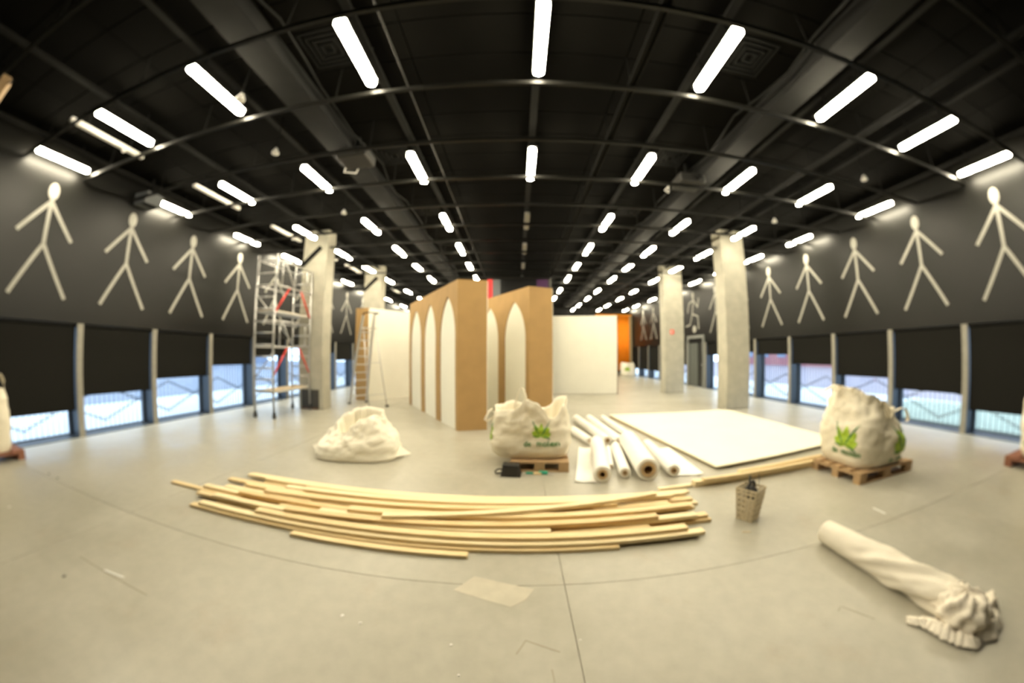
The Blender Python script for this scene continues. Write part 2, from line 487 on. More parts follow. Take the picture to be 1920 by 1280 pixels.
# the door, in place of one window
ya, yb = 3.70+1.743*6+0.06, 3.70+1.743*7-0.06
dr = struct_empty('door_1')
fr = NB()
for r in ((ya, ya+0.14, 0, 2.42), (yb-0.14, yb, 0, 2.42), (ya+0.14, yb-0.14, 2.28, 2.42)): box(fr, XR-0.05, XR+0.2, *r)
obj('door_frame', fr, 'door_frame', dr)
ym = (ya+yb)/2
lf = obj('door_leaf', B(XR+0.06, XR+0.11, ya+0.15, ym-0.1, 0.01, 2.27), 'door_dark', dr)
obj('door_leaf', B(XR+0.04, XR+0.09, ym-0.09, yb-0.15, 0.01, 2.27), 'door_leaf', dr)
hd = NB(); tube(hd, [(XR+0.06, ya+0.24, 1.05), (XR, ya+0.24, 1.05), (XR, ya+0.37, 1.05)], 0.012, 8)
obj('door_handle', hd, 'aluminium', lf)

# ------------------------------------------------------------------ outside
for nm, x0, x1, m in (('wall_side_paving', XL-T-60, XL-T, 'paving'), ('wall_side_lawn', XR+T, XR+T+60, 'paving')):
    g = struct(nm, B(x0, x1, -40, 60, -0.3, -0.1), m)
bpy.data.objects['wall_side_paving'].name = 'pavement'
bpy.data.objects['wall_side_lawn'].name = 'forecourt'
struct('road_left', B(XL-T-55, XL-5.0, -40, 60, -0.1, -0.095), 'asphalt')
struct('road_right', B(XR+5.6, XR+T+55, -40, 60, -0.1, -0.095), 'asphalt_warm')
lw = struct('lawn', B(XR+1.2, XR+5, -10, 7.5, -0.1, -0.06), 'lawn')
def house(name, label, x0, x1, y0, y1, h, m, face, n, fl_):
    t = thing(name, label, 'building', ((x0+x1)/2, (y0+y1)/2, -0.1))
    hx, hy = (x1-x0)/2, (y1-y0)/2
    obj('wall', B(-hx, hx, -hy, hy, 0, h), m, t)
    obj('roof', B(-hx-0.3, hx+0.3, -hy-0.3, hy+0.3, h, h+0.3), 'facade_glass', t)
    wme = mesh_of('window', B(-0.05, 0.05, -0.7, 0.7, 0, 1.5), 'facade_glass')
    for i in range(n):
        for j in range(fl_):
            put('window', wme, t, (face*hx, -hy+(i+0.5)*2*hy/n, 1.0+3.0*j))
house('distant_building', 'pale blue building across the paving beyond the blinds', XL-40, XL-30, -5, 45, 9, 'facade_blue', 1, 16, 3)
house('distant_building', 'reddish building across the forecourt beyond the door side windows', XR+24, XR+34, 2, 50, 8, 'facade_red', -1, 15, 2)

# ------------------------------------------------------------------ ceiling lights
S = 3.15
row_x = [(0.083+0.617*(i-4))*S for i in range(9)]
row_x[0] -= 0.09; row_x[8] += 0.09     # the outer rows hug the walls
set_y = [y*S for y in (0.851, 1.669, 2.486, 3.188, 3.834, 4.522, 5.395, 6.171, 7.064, 7.79)]
ZL = EYE+S
ROW = ['lit lamp in the row hugging the wall with the scaffold tower', 'lit lamp in the row beside the white unlit battens',
       'lit lamp in the row just outside the duct, scaffold side', 'lit lamp in the row beside the thin silver ceiling rod',
       'lit lamp in the middle row above the open floor', 'lit lamp in the row between the dark track and the duct, door side',
       'lit lamp in the row just outside the duct, door side', 'lit lamp in the second row from the wall with the door', 'lit lamp in the row hugging the wall with the door']
def lamp_proto(lit):
    t = thing('ceiling_light', 'lit linear lamp hanging under the black ceiling' if lit else 'unlit linear lamp in the middle row under the black ceiling', 'ceiling light', (0, 0, 0))
    hb = NB(); box(hb, -0.07, 0.07, -0.52, 0.52, 0.03, 0.07)
    obj('housing', hb, 'dark_steel', t)
    d = NB()
    out = []
    for k in range(12):
        a = 2*PI*(k+0.5)/12
        c, s_ = math.cos(a), math.sin(a)
        out.append((0.062*c, (0.44 if s_ > 0 else -0.44)+0.062*s_))
    prism(d, out, 2, -0.03, 0.03, lambda u, v, q: (u, v, q))
    obj('diffuser', d, 'lamp_lit' if lit else 'unlit_tube', t)
    for y in (-0.3, 0.3): obj('stem', B(-0.008, 0.008, y-0.008, y+0.008, 0.07, ZC-ZL), 'dark_steel', t)
    return t
lit0, off0 = lamp_proto(True), lamp_proto(False)
ul, uo = False, False
for j, y in enumerate(set_y):
    for i, x in enumerate(row_x):
        off = (i == 4 and j >= 2)
        if off and j > 5: continue
        src = off0 if off else lit0
        g = 'unlit lamps of the middle row' if off else 'lit lamps, '+ROW[i][12:].replace('in the ', '')
        if not off: lit0['label'] = ROW[0]
        if off and not uo: src.location = (x, y, ZL); src['group'] = g; uo = True
        elif not off and not ul: src.location = (x, y, ZL); src['group'] = g; ul = True
        else: dup(src, (x, y, ZL), 0, None if off else ROW[i], g)
# white battens without light, one beside each lamp of the second row
bt = thing('ceiling_light', 'white unlit batten hanging beside the second lamp row', 'ceiling light', (-6.28, set_y[0]+0.12, 4.85), 0, 'white unlit battens')
obj('batten_body', bev(B(-0.045, 0.045, -0.68, 0.68, -0.035, 0.035), 0.01), 'white_plastic', bt)
for y in (-0.4, 0.4): obj('stem', B(-0.008, 0.008, y-0.008, y+0.008, 0.035, ZC-4.85), 'dark_steel', bt)
obj('end_bracket', B(-0.02, 0.02, 0.28, 0.32, -0.08, -0.035), 'white_plastic', bt)
for y in set_y[1:7]: dup(bt, (-6.28, y+0.12, 4.85), 0, None, 'white unlit battens')
# slim carrier strips that run on from lamp to lamp
for x in row_x:
    obj('lamp_carrier', B(x-0.05, x+0.05, Y0, 25, ZL+0.26, ZL+0.30), 'grey_duct', ce)

# ------------------------------------------------------------------ columns
def column(x0, x1, y0, y1, label, bracket=False, sign=False):
    t = thing('concrete_column', label, 'column', ((x0+x1)/2, (y0+y1)/2, 0))
    hx, hy = (x1-x0)/2, (y1-y0)/2
    obj('shaft', bev(B(-hx, hx, -hy, hy, 0, ZC), 0.015), 'concrete', t)
    if bracket:
        b = NB(); beam(b, (-hx+0.02, -hy-0.03, 4.15), (hx*0.5, -hy-0.03, 4.66), 0.04, 0.12)
        obj('brace', b, 'dark_steel', t)
    if sign:
        obj('sign', B(-0.2, -0.03, -hy-0.012, -hy, 2.35, 2.53), 'sign_red', t)
        obj('sign_symbol', B(-0.16, -0.11, -hy-0.016, -hy-0.012, 2.39, 2.49), 'white_plastic', t)
    return t
column(5.93, 6.74, 8.72, 9.20, 'thick bare concrete column beside the large cream sheets')
column(5.93, 6.78, 12.95, 13.40, 'bare concrete column with a small red sign near the door', sign=True)
column(-6.25, -5.43, 8.80, 9.26, 'bare concrete column directly behind the scaffold tower', bracket=True)
column(-6.20, -5.43, 13.05, 13.5, 'bare concrete column rising behind the pale partition and stepladder', bracket=True)

# ------------------------------------------------------------------ stick figures on the walls
HY = 0.055
def strip(bm, a, b, wdt):
    beam(bm, a, b, 0.012, wdt, up=(1, 0, 0)) if False else None
    a, b = Vector(a), Vector(b); d = (b-a).normalized(); n = Vector((0, -d.z, d.y))
    v = []
    for x in (-0.003, 0.003):
        for p, q in ((a, -1), (a, 1), (b, 1), (b, -1)):
            v.append(bm.verts.new(Vector((x, p.y, p.z))+n*(q*wdt/2)))
    for f in ((0, 1, 2, 3), (7, 6, 5, 4), (0, 4, 5, 1), (1, 5, 6, 2), (2, 6, 7, 3), (3, 7, 4, 0)): bm.faces.new([v[i] for i in f])
    return bm
def disc(yc, zc, ry, rz, n=18):
    return prism(NB(), [(yc+ry*math.cos(2*PI*k/n), zc+rz*math.sin(2*PI*k/n)) for k in range(n)], 0, -0.003, 0.003, lambda u, v, q: (q, u, v))
def figure_proto():
    t = thing('stick_figure', 'white stick figure', 'wall art')
    obj('head', disc(0, 4.285, 0.095, 0.155), 'paint_white', t)
    obj('torso', strip(NB(), (0, 0.0, 4.15), (0, 0.0, 3.33), 0.065), 'paint_white', t)
    for s in (-1, 1):
        obj('arm', strip(NB(), (0, 0, 4.11), (0, 0.50*s, 3.49), 0.065), 'paint_white', t)
        obj('leg', strip(NB(), (0, 0, 3.36), (0, 0.50*s, 2.47), 0.065), 'paint_white', t)
    return t
fig = figure_proto(); first = True
order = ['first', 'second', 'third', 'fourth', 'fifth', 'sixth', 'seventh', 'eighth', 'ninth', 'tenth', 'eleventh', 'twelfth', 'thirteenth']
def place_fig(x, y, label):
    global first
    if first: fig.location = (x, y, 0); fig['label'] = label; fig['group'] = 'stick figures on the walls'; first = False
    else: dup(fig, (x, y, 0), 0, label, 'stick figures on the walls')
for k in range(-1, 10):
    y = 2.76+1.72*k
    if k == -1: lab = 'white stick figure on the black wall above the edge sack with one loop'
    elif k < 4: lab = ['white stick figure over the lowest blind on the scaffold side wall', 'white stick figure second along from the lowest blind, scaffold side', 'white stick figure two before the scaffold tower on the wall', 'white stick figure brightly lit right next to the scaffold tower'][k]
    elif k == 4: lab = 'white stick figure seen through the bars of the scaffold tower'
    elif k == 7: lab = 'white stick figure between the two concrete columns by the stepladder'
    else: lab = 'white stick figure hidden behind columns on the scaffold side wall'
    place_fig(XL+0.004, y, lab)
for k in range(-1, 12):
    y = 2.77+1.742*k
    if k == 7: continue
    if k == -1: lab = 'white stick figure above the sack with the yellow print'
    elif k < 5: lab = ['white stick figure with big bright head over the lowest blind, door side', 'white stick figure above the sack with two leaf prints', 'white stick figure with the dimmest head, third on the door side wall', 'white stick figure with a bright head, second from the thick column', 'white stick figure right beside the thick concrete column'][k]
    elif k in (5, 6): lab = 'white stick figure mostly hidden by the thick concrete column'
    elif k in (10, 11): lab = 'white stick figure on the far wall near the orange cloth'
    else: lab = 'white stick figure hidden behind the column with the red sign'
    place_fig(XR-0.004, y, lab)
t = thing('running_figure', 'white running stick figure with a ball above the door', 'wall art', (XR-0.004, 15.05, 0))
obj('head', disc(0.12, 4.33, 0.1, 0.17), 'paint_white', t)
obj('torso', strip(NB(), (0, 0.08, 4.2), (0, -0.0+0.25, 3.45), 0.07), 'paint_white', t)
for pts in ([(0.1, 4.12), (-0.28, 3.72), (-0.42, 4.15)], [(0.1, 4.12), (0.55, 4.0), (0.72, 3.55)]):
    a = NB(); strip(a, (0, *pts[0]), (0, *pts[1]), .065); strip(a, (0, *pts[1]), (0, *pts[2]), .065); obj('arm', a, 'paint_white', t)
for pts in ([(0.25, 3.46), (-0.28, 3.3), (-0.33, 2.7)], [(0.25, 3.46), (0.5, 2.95), (0.95, 2.9)]):
    a = NB(); strip(a, (0, *pts[0]), (0, *pts[1]), .07); strip(a, (0, *pts[1]), (0, *pts[2]), .07); obj('leg', a, 'paint_white', t)
obj('ball', disc(0.08, 2.72, 0.17, 0.17), 'paint_white', t)

# ------------------------------------------------------------------ arched kraft walls and partitions
def V2(p): return Vector((p[0], p[1]))
def lancet(q, u0, um, zs, zt):
    f = q*R(62); return (u0+(um-u0)*(1-math.cos(f))/(1-math.cos(R(62))), zs+(zt-zs)*math.sin(f)/math.sin(R(62)))
def arch_wall(name, label, A, Bp, d, L, h, arches):
    """footprint: end face from A to Bp, sides run L along unit d; pointed arch niches on the A side"""
    A, Bp = V2(A), V2(Bp); d = V2(d).normalized()
    t = thing(name, label, 'wall panel', ((A.x+Bp.x)/2, (A.y+Bp.y)/2, 0))
    o = Vector(((A.x+Bp.x)/2, (A.y+Bp.y)/2))
    a, b = A-o, Bp-o
    n = Vector((-d.y, d.x))
    if n.dot(b-a) > 0: n = -n      # outward from the A side
    dep = 0.035
    def P(u, z, k): return Vector((a.x+d.x*u-n.x*k, a.y+d.y*u-n.y*k, z))
    # core: the box, its A side set back by the niche depth
    ai = a-n*dep
    core = NB()
    prism(core, [(ai.x, ai.y), (b.x, b.y), (b.x+d.x*L, b.y+d.y*L), (ai.x+d.x*L, ai.y+d.y*L)], 2, 0, h, lambda u, v, q: (u, v, q))
    obj('core', core, 'kraft', t)
    # the perforated front skin, between and over the arches
    sk = NB()
    def slab(poly): prism(sk, poly, 1, 0.0, dep, lambda u, v, q: P(u, v, q))
    prev = 0.0
    for u0, u1, zs, zt in arches:
        slab([(prev, 0), (u0, 0), (u0, h), (prev, h)])
        um = (u0+u1)/2; N = 10
        left = []
        for i in range(N+1):
            left.append(lancet(i/N, u0, um, zs, zt))
        right = [(u1-(x-u0), z) for x, z in left]
        for prt in (left, right):
            for i in range(N):
                (x0, z0), (x1, z1) = prt[i], prt[i+1]
                if abs(x1-x0) > 1e-6: slab([(x0, z0), (x1, z1), (x1, h), (x0, h)])
        prev = u1
    slab([(prev, 0), (L, 0), (L, h), (prev, h)])
    obj('arched_skin', sk, 'kraft', t)
    for u0, u1, zs, zt in arches:
        um = (u0+u1)/2; N = 10
        left = [lancet(i/N, u0, um, zs, zt) for i in range(N+1)]
        poly = [(u0, 0.0)]+left+[(u1-(x-u0), z) for x, z in reversed(left[:-1])]+[(u1, 0.0)]
        w_ = NB(); prism(w_, poly, 1, dep-0.012, dep-0.001, lambda u, v, q: P(u, v, q))
        obj('arch_panel', w_, 'white_board', t)
    e = b-n*0.013
    obj('bounce_board', prism(NB(), [(b.x, b.y), (e.x, e.y), (e.x+d.x*L, e.y+d.y*L), (b.x+d.x*L, b.y+d.y*L)], 2, 0, h, lambda u, v, q: (u, v, q)), 'white_board', t)  # white board added on the unseen back to bounce light onto the arches
    obj('cap', prism(NB(), [(a.x, a.y), (b.x, b.y), (b.x+d.x*L, b.y+d.y*L), (a.x+d.x*L, a.y+d.y*L)], 2, h, h+0.012, lambda u, v, q: (u, v, q)), 'kraft', t)
    return t
ad = (-0.52, 0.855)
arch_wall('arched_wall', 'brown kraft wall with three pointed white arches, nearer the slumped sack', (-1.21, 6.95), (-0.61, 7.13), ad, 4.15, 3.15,
          [(0.12, 1.12, 1.95, 2.88), (1.45, 2.45, 1.95, 2.88), (2.78, 3.95, 1.95, 2.88)])
arch_wall('arched_wall', 'brown kraft wall with pointed white arches behind the sack on a pallet', (0.30, 7.76), (0.86, 8.01), ad, 4.0, 3.15,
          [(0.16, 1.16, 1.95, 2.88), (1.49, 2.49, 1.95, 2.88), (2.82, 3.82, 1.95, 2.88)])
def partition(name, label, A, Bp, d, L, h, side_m, end_m):
    A, Bp = V2(A), V2(Bp); d = V2(d).normalized(); o = (A+Bp)/2
    t = thing(name, label, 'partition', (o.x, o.y, 0)); a, b = A-o, Bp-o
    obj('core', prism(NB(), [(a.x, a.y), (b.x, b.y), (b.x+d.x*L, b.y+d.y*L), (a.x+d.x*L, a.y+d.y*L)], 2, 0, h, lambda u, v, q: (u, v, q)), end_m, t)
    n = Vector((d.y, -d.x))
    if n.dot(b-a) < 0: n = -n
    e = b+n*0.014
    obj('face_board', prism(NB(), [(b.x, b.y), (e.x, e.y), (e.x+d.x*L, e.y+d.y*L), (b.x+d.x*L, b.y+d.y*L)], 2, 0, h, lambda u, v, q: (u, v, q)), side_m, t)
    return t
partition('partition_wall', 'pale partition with a brown end face behind the stepladder', (-5.50, 11.02), (-4.97, 10.92), (0.52, 0.855), 4.1, 3.14, 'white_board', 'kraft')
# free-standing white partition by the columns
t = thing('partition_wall', 'wide free-standing white partition in front of the orange cloth', 'partition', (2.74, 13.4, 0), math.atan2(-0.32, 2.52))
obj('face_board', B(-1.27, 1.27, -0.03, 0.0, 0.01, 3.1), 'off_white', t)
obj('core', B(-1.27, 1.24, 0.0, 0.22, 0, 3.1), 'off_white', t)
obj('edge_post', B(1.24, 1.30, -0.02, 0.24, 0, 3.1), 'brown_frame', t)

# black booth with a red stripe
t = thing('black_booth', 'tall black booth with red and purple panels behind the arched walls', 'booth', (0.12, 13.0, 0))
obj('core', B(-1.2, 1.22, 0.0, 0.9, 0, 4.5), 'booth_black', t)
obj('red_panel', B(-1.22, -1.03, -0.06, 0.0, 0, 4.46), 'red_panel', t)
obj('grey_panel', B(-1.02, -0.72, -0.04, 0.0, 0, 4.46), 'booth_grey', t)
obj('black_panel', B(-0.71, -0.03, -0.04, 0.0, 0, 4.46), 'booth_black', t)
obj('black_panel', B(-0.02, 0.66, -0.04, 0.0, 0, 4.46), 'booth_black', t)
obj('purple_panel', B(0.67, 1.14, -0.04, 0.0, 0, 4.46), 'booth_purple', t)
obj('corner_post', tube(NB(), [(1.18, -0.03, 0), (1.18, -0.03, 4.5)], 0.05, 8), 'dark_grey', t)
obj('rim', bev(B(-1.22, 1.24, -0.08, 0.92, 4.5, 4.58), 0.03), 'booth_black', t)

# orange cloth in its frame at the far end
t = thing('orange_cloth', 'bright orange cloth hanging in a wooden frame at the far end', 'cloth', (7.75, 24.2, 0))
oc = NB(); N = 40
top = []; bot = []
for i in range(N+1):
    x = -0.42+0.92*i/N; y = 0.05*math.sin(i*1.1)
    top.append(oc.verts.new((x, y, 4.28))); bot.append(oc.verts.new((x, y*1.4, 0.35)))
for i in range(N): oc.faces.new((bot[i], bot[i+1], top[i+1], top[i]))
thicken(oc, 0.01)
obj('cloth', oc, 'orange_cloth', t, True)
obj('post', B(-0.62, -0.44, -0.1, 0.1, 0, 4.3), 'brown_frame', t)
obj('post', B(0.53, 0.68, -0.1, 0.1, 0, 4.3), 'tan_frame', t)
obj('top_rail', B(-2.0, 0.68, -0.1, 0.1, 4.3, 4.42), 'orange_cloth', t)
obj('side_post', B(-2.0, -1.9, -0.1, 0.1, 0, 4.3), 'brown_frame', t)

# ------------------------------------------------------------------ scaffold tower
def scaffold():
    X0, X1, Ya, Yb = -6.38, -5.78, 7.08, 8.66
    t = thing('scaffold_tower', 'aluminium scaffold tower on castors with red braces by the column', 'scaffold', ((X0+X1)/2, (Ya+Yb)/2, 0))
    ox, oy = (X0+X1)/2, (Ya+Yb)/2
    hx, hy = (X1-X0)/2, (Yb-Ya)/2
    def tb(name, a, b, r=0.024, m='aluminium', n=8): return obj(name, tube(NB(), [a, b], r, n), m, t, True)
    for sx in (-1, 1):
        for sy in (-1, 1):
            tb('post', (sx*hx, sy*hy, 0.14), (sx*hx, sy*hy, 4.0 if sy < 0 else 3.9), 0.026)
            cst = NB(); tube(cst, [(sx*hx-0.02, sy*hy, 0.06), (sx*hx+0.02, sy*hy, 0.06)], 0.06, 14)
            w_ = obj('castor', cst, 'rubber', t)
            obj('castor_fork', B(sx*hx-0.03, sx*hx+0.03, sy*hy-0.02, sy*hy+0.02, 0.10, 0.17), 'dark_steel', w_)
    for sy in (-1, 1):
        for z in (0.68, 0.95, 1.22, 1.50, 1.79, 2.08, 2.37, 2.66, 2.95, 3.24, 3.54, 3.85):
            tb('rung', (-hx, sy*hy, z), (hx, sy*hy, z), 0.019)
    # guard trusses along both long sides, two lifts
    for sx in (-1, 1):
        for zb in (1.74, 3.25):
            for z in (zb, zb+0.63): tb('guard_rail', (sx*hx, -hy, z), (sx*hx, hy, z), 0.021)
            if sx < 0: continue
            for q in (-0.55, 0.0, 0.55): tb('guard_upright', (sx*hx, q, zb), (sx*hx, q, zb+0.63), 0.016)
            tb('guard_diagonal', (sx*hx, -0.45, zb+0.62), (sx*hx, -0.02, zb+0.02), 0.017)
            tb('red_brace', (sx*hx, -hy+0.03, zb-0.68), (sx*hx, -hy+0.55, zb-0.02), 0.024, 'red_paint')
            tb('red_brace', (sx*hx, hy-0.03, zb-0.68), (sx*hx, hy-0.5, zb-0.02), 0.024, 'red_paint')
    # decks: aluminium edge frames with boards
    for z in (0.62, 2.58):
        d = obj('deck_frame', bev(B(-hx+0.03, hx-0.03, -hy+0.03, hy-0.03, z, z+0.05), 0.006), 'alu_light', t)
        for i in range(3):
            x = -hx+0.05+i*(2*hx-0.1)/3
            obj('deck_board', B(x+0.004, x+(2*hx-0.1)/3-0.004, -hy+0.05, hy-0.05, z+0.05, z+0.062), 'ply', d)
    tb('brace', (-hx, -hy, 0.95), (hx, -hy, 1.6), 0.014)
    tb('brace', (-hx, -hy+0.05, 3.0), (-hx, hy, 1.9), 0.016)
    return t
scaffold()
# dark board at the column foot
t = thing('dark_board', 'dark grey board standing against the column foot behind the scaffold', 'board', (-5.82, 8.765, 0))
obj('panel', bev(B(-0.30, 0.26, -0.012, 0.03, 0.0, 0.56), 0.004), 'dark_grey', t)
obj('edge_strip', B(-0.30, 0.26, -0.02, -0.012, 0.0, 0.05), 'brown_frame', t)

# ------------------------------------------------------------------ stepladder
def ladder():
    a0, a1 = Vector((-5.24, 10.06, 0)), Vector((-4.88, 10.56, 0))     # climbing feet
    sd = Vector((0.84, -0.60, 0)).normalized()*1.24
    b0, b1 = a0+sd, a1+sd
    o = (a0+a1+b0+b1)/4
    t = thing('stepladder', 'tall aluminium stepladder in front of the pale partition', 'ladder', o)
    H_ = 2.75
    t0, t1 = a0+sd*0.55, a1+sd*0.55
    t0.z = t1.z = H_
    mid0, mid1 = (t0+t1)/2+(t0-t1)*0.32, (t0+t1)/2-(t0-t1)*0.32
    A0, A1, B0, B1, M0, M1 = a0-o, a1-o, b0-o, b1-o, mid0-o, mid1-o
    for p, q in ((A0, M0), (A1, M1)): obj('stile', beam(NB(), p, q, 0.07, 0.035, up=sd), 'aluminium', t)
    for i in range(1, 10):
        f = i/11; p, q = A0.lerp(M0, f), A1.lerp(M1, f)
        obj('step', beam(NB(), p, q, 0.09, 0.03), 'alu_light', t)
    pf0, pf1 = A0.lerp(M0, 0.86), A1.lerp(M1, 0.86)
    c = (pf0+pf1)/2+sd*0.12
    obj('platform', beam(NB(), c-(pf1-pf0)*0.5, c+(pf1-pf0)*0.5, 0.26, 0.03), 'alu_light', t)
    for p, q in ((B0, M0), (B1, M1)):
        e = p.lerp(q, 0.86); obj('rear_leg', tube(NB(), [p+Vector((0, 0, .012)), e], 0.014, 8), 'aluminium', t, True)
    for f in (0.14, 0.48): obj('rear_bar', tube(NB(), [B0.lerp(M0, f), B1.lerp(M1, f)], 0.011, 6), 'aluminium', t)
    obj('top_rail', tube(NB(), [M0, M0+Vector((0, 0, .06)), M0+sd*0.2+Vector((0, 0, .07)), M1+sd*0.2+Vector((0, 0, .07)), M1+Vector((0, 0, .06)), M1], 0.018, 8), 'dark_steel', t, True)
    for p in (A0, A1, B0, B1): obj('rubber_foot', box(NB(), p.x-0.04, p.x+0.04, p.y-0.04, p.y+0.04, 0, 0.05), 'rubber', t)
ladder()

# ------------------------------------------------------------------ pallets
def pallet(label, x0, y0, lx, ly, rz=0.0, m='pallet_wood'):
    """lx along the deck boards (1.2), ly across (0.8); origin at the corner"""
    t = thing('pallet', label, 'pallet', (x0, y0, 0), rz, 'wooden pallets')
    nb = 5; bw = ly*0.15; gap = (ly-nb*bw)/(nb-1)
    for i in range(nb):
        y = i*(bw+gap); obj('deck_board', B(0, lx, y, y+bw, 0.122, 0.144), m, t)
    for x in (0, lx/2-0.07, lx-0.14):
        obj('stringer_board', B(x, x+0.14, 0, ly, 0.100, 0.1219), m, t)
    for x in (0, lx/2-0.07, lx-0.14):
        for y in (0, ly/2-0.05, ly-0.10): obj('block', B(x, x+0.14, y, y+0.10, 0.022, 0.0999), m, t)
    for y in (0, ly/2-0.05, ly-0.10): obj('bottom_board', B(0, lx, y, y+0.10, 0, 0.0219), m, t)
    return t
PT = 0.145
pallet('wooden pallet under the sack with two leaf prints', 4.10, 2.94, 1.2, 0.8, R(1.0))
pallet('wooden pallet under the crumpled sack near the arched walls', -0.08, 4.55, 0.8, 1.2, R(-4))
pallet('reddish pallet under the edge sack with one loop', -7.83, 1.06, 0.78, 1.2, 0, 'pallet_red')
pallet('reddish pallet under the sack with the yellow print', 6.66, 1.02, 0.8, 1.2, 0, 'pallet_red')

# ------------------------------------------------------------------ woven sacks
def cyc(lst, a):
    """periodic smooth interpolation of [(deg, value)]"""
    a = math.degrees(a) % 360
    lst = sorted(lst); n = len(lst)
    for i in range(n):
        x0, v0 = lst[i]; x1, v1 = lst[(i+1) % n]
        if i == n-1: x1 += 360
        aa = a if a >= x0 else a+360
        if x0 <= aa <= x1:
            q = (aa-x0)/(x1-x0); q = q*q*(3-2*q); return v0+(v1-v0)*q
    return lst[0][1]
def lin(lst, t):
    for (a, v), (b, w_) in zip(lst, lst[1:]):
        if t <= b:
            q = (t-a)/(b-a); return v+(w_-v)*q
    return lst[-1][1]
class Sack:
    def __init__(s, hx, hy, rim, prof, power=4.5, lean=(0, 0), wr=0.03, seed=0, pinch=()):
        s.hx, s.hy, s.rim, s.prof, s.n, s.lean, s.wr, s.seed, s.pinch = hx, hy, rim, prof, power, lean, wr, seed, pinch
    def rad(s, a, k=1.0, n=None):
        n = n or s.n; c, d = abs(math.cos(a)), abs(math.sin(a))
        return k/((c/s.hx)**n+(d/s.hy)**n)**(1/n)
    def P(s, a, t):
        k = lin(s.prof, t); n = s.n-(s.n-2.4)*max(0, t-0.5)*1.4
        r = s.rad(a, k, n); h = cyc(s.rim, a)
        x, y, z = r*math.cos(a), r*math.sin(a), h*t
        v = Vector((x*4+s.seed, y*4, z*5))
        wv = (noise.noise(v)+0.6*noise.noise(v*2.3)+0.35*noise.noise(v*5.1))*s.wr*min(1, t*6)*(0.6+0.9*t)
        fold = 0.5*s.wr*math.sin(a*11+2.5*noise.noise(Vector((a*1.5, s.seed, 0)))*3)*max(0, t-0.45)*1.6
        r2 = r+wv+fold
        return Vector((r2*math.cos(a)+s.lean[0]*t*t, r2*math.sin(a)+s.lean[1]*t*t, max(0.0, z+(wv*0.5 if 0.05 < t else 0))))
    def N(s, a, t):
        e = 0.01
        u = s.P(a+e, t)-s.P(a-e, t); v = s.P(a, min(1, t+e))-s.P(a, t-e)
        return u.cross(v).normalized()
    def body(s, name, m, parent, na=96, nt=34, depth=0.3, fill=0.55):
        bm = NB(); rings = []
        for j in range(nt+1): rings.append([bm.verts.new(s.P(2*PI*i/na, j/nt)) for i in range(na)])
        hmin = min(cyc(s.rim, 2*PI*i/na) for i in range(na))
        for j in range(1, 9):
            q = j/8; ring = []
            for i in range(na):
                a = 2*PI*i/na; p = s.P(a, 1.0)
                c = Vector((s.lean[0], s.lean[1], hmin*fill))
                inn = p.lerp(Vector((c.x, c.y, p.z)), 0.04+0.10*q); inn.z = p.z+(hmin*fill-p.z)*q
                ring.append(bm.verts.new(inn))
            rings.append(ring)
        for q in (0.55, 0.25):
            ring = []
            for i in range(na):
                p = rings[nt+8][i].co; c = Vector((s.lean[0], s.lean[1], hmin*fill))
                v = c.lerp(p, q); v.z += 0.05*noise.noise(Vector((v.x*5, v.y*5, s.seed)))+0.05*(1-q)
                ring.append(bm.verts.new(v))
            rings.append(ring)
        for A, Bq in zip(rings, rings[1:]):
            for i in range(na): bm.faces.new((A[i], A[(i+1) % na], Bq[(i+1) % na], Bq[i]))
        bm.faces.new(rings[-1]); bm.faces.new(list(reversed(rings[0])))
        return obj(name, bm, m, parent, True)
    def at(s, a0, u, z, off):
        a = a0; r = s.P(a0, 0.4); r = math.hypot(r.x, r.y)
        a = a0+u/r
        t = max(0.02, min(0.98, z/cyc(s.rim, a)))
        return s.P(a, t)+s.N(a, t)*off
    def leaf(s, bm, a0, base, ang, ln, wd, off=0.006, curl=0.0):
        n = 10; L_, R_ = [], []; C_ = []
        for i in range(n+1):
            q = i/n; an = ang+curl*q
            cx, cz = base[0]+math.sin(an)*ln*q, base[1]+math.cos(an)*ln*q
            wq = wd*math.sin(PI*min(1, q*0.92+0.08))**0.8
            px, pz = math.cos(an)*wq/2, -math.sin(an)*wq/2
            for lst, sg in ((L_, -1), (C_, 0), (R_, 1)): lst.append(bm.verts.new(s.at(a0, cx+sg*px, cz+sg*pz, off)))
        for A, Bq in ((L_, C_), (C_, R_)):
            for i in range(n): bm.faces.new((A[i], Bq[i], Bq[i+1], A[i+1]))
    def logo(s, parent, a0, z, size):
        g = NB(); d = NB()
        for ang, ln, wd, bx in ((-1.05, .55, .34, -.06), (-0.45, .78, .30, -.05), (0.1, .80, .30, 0), (0.62, .70, .32, .05), (1.15, .52, .34, .06), (0, .4, .5, 0)):
            s.leaf(g, a0, (bx*size, z), ang, ln*size, wd*size, 0.007)
        for ang, ln, wd, bx in ((-0.62, 1.02, .07, -.04), (0.42, 1.05, .07, .03), (1.9, .45, .07, .12), (-1.7, .38, .07, -.12)):
            s.leaf(d, a0, (bx*size, z+0.01), ang, ln*size, wd*size, 0.011, 0.15)
        o = obj('leaf_print', g, 'print_lime', parent); o['label'] = 'lime green printed leaves'
        o = obj('leaf_tip_print', d, 'print_green', parent); o['label'] = 'dark green printed leaf tips'
    def text(s, parent, a0, u0, z, size, body, m='print_green'):
        s.word(parent, a0, u0-size*1.55, z, size, 'de', m); s.word(parent, a0, u0+size*0.85, z, size, 'molen', m)
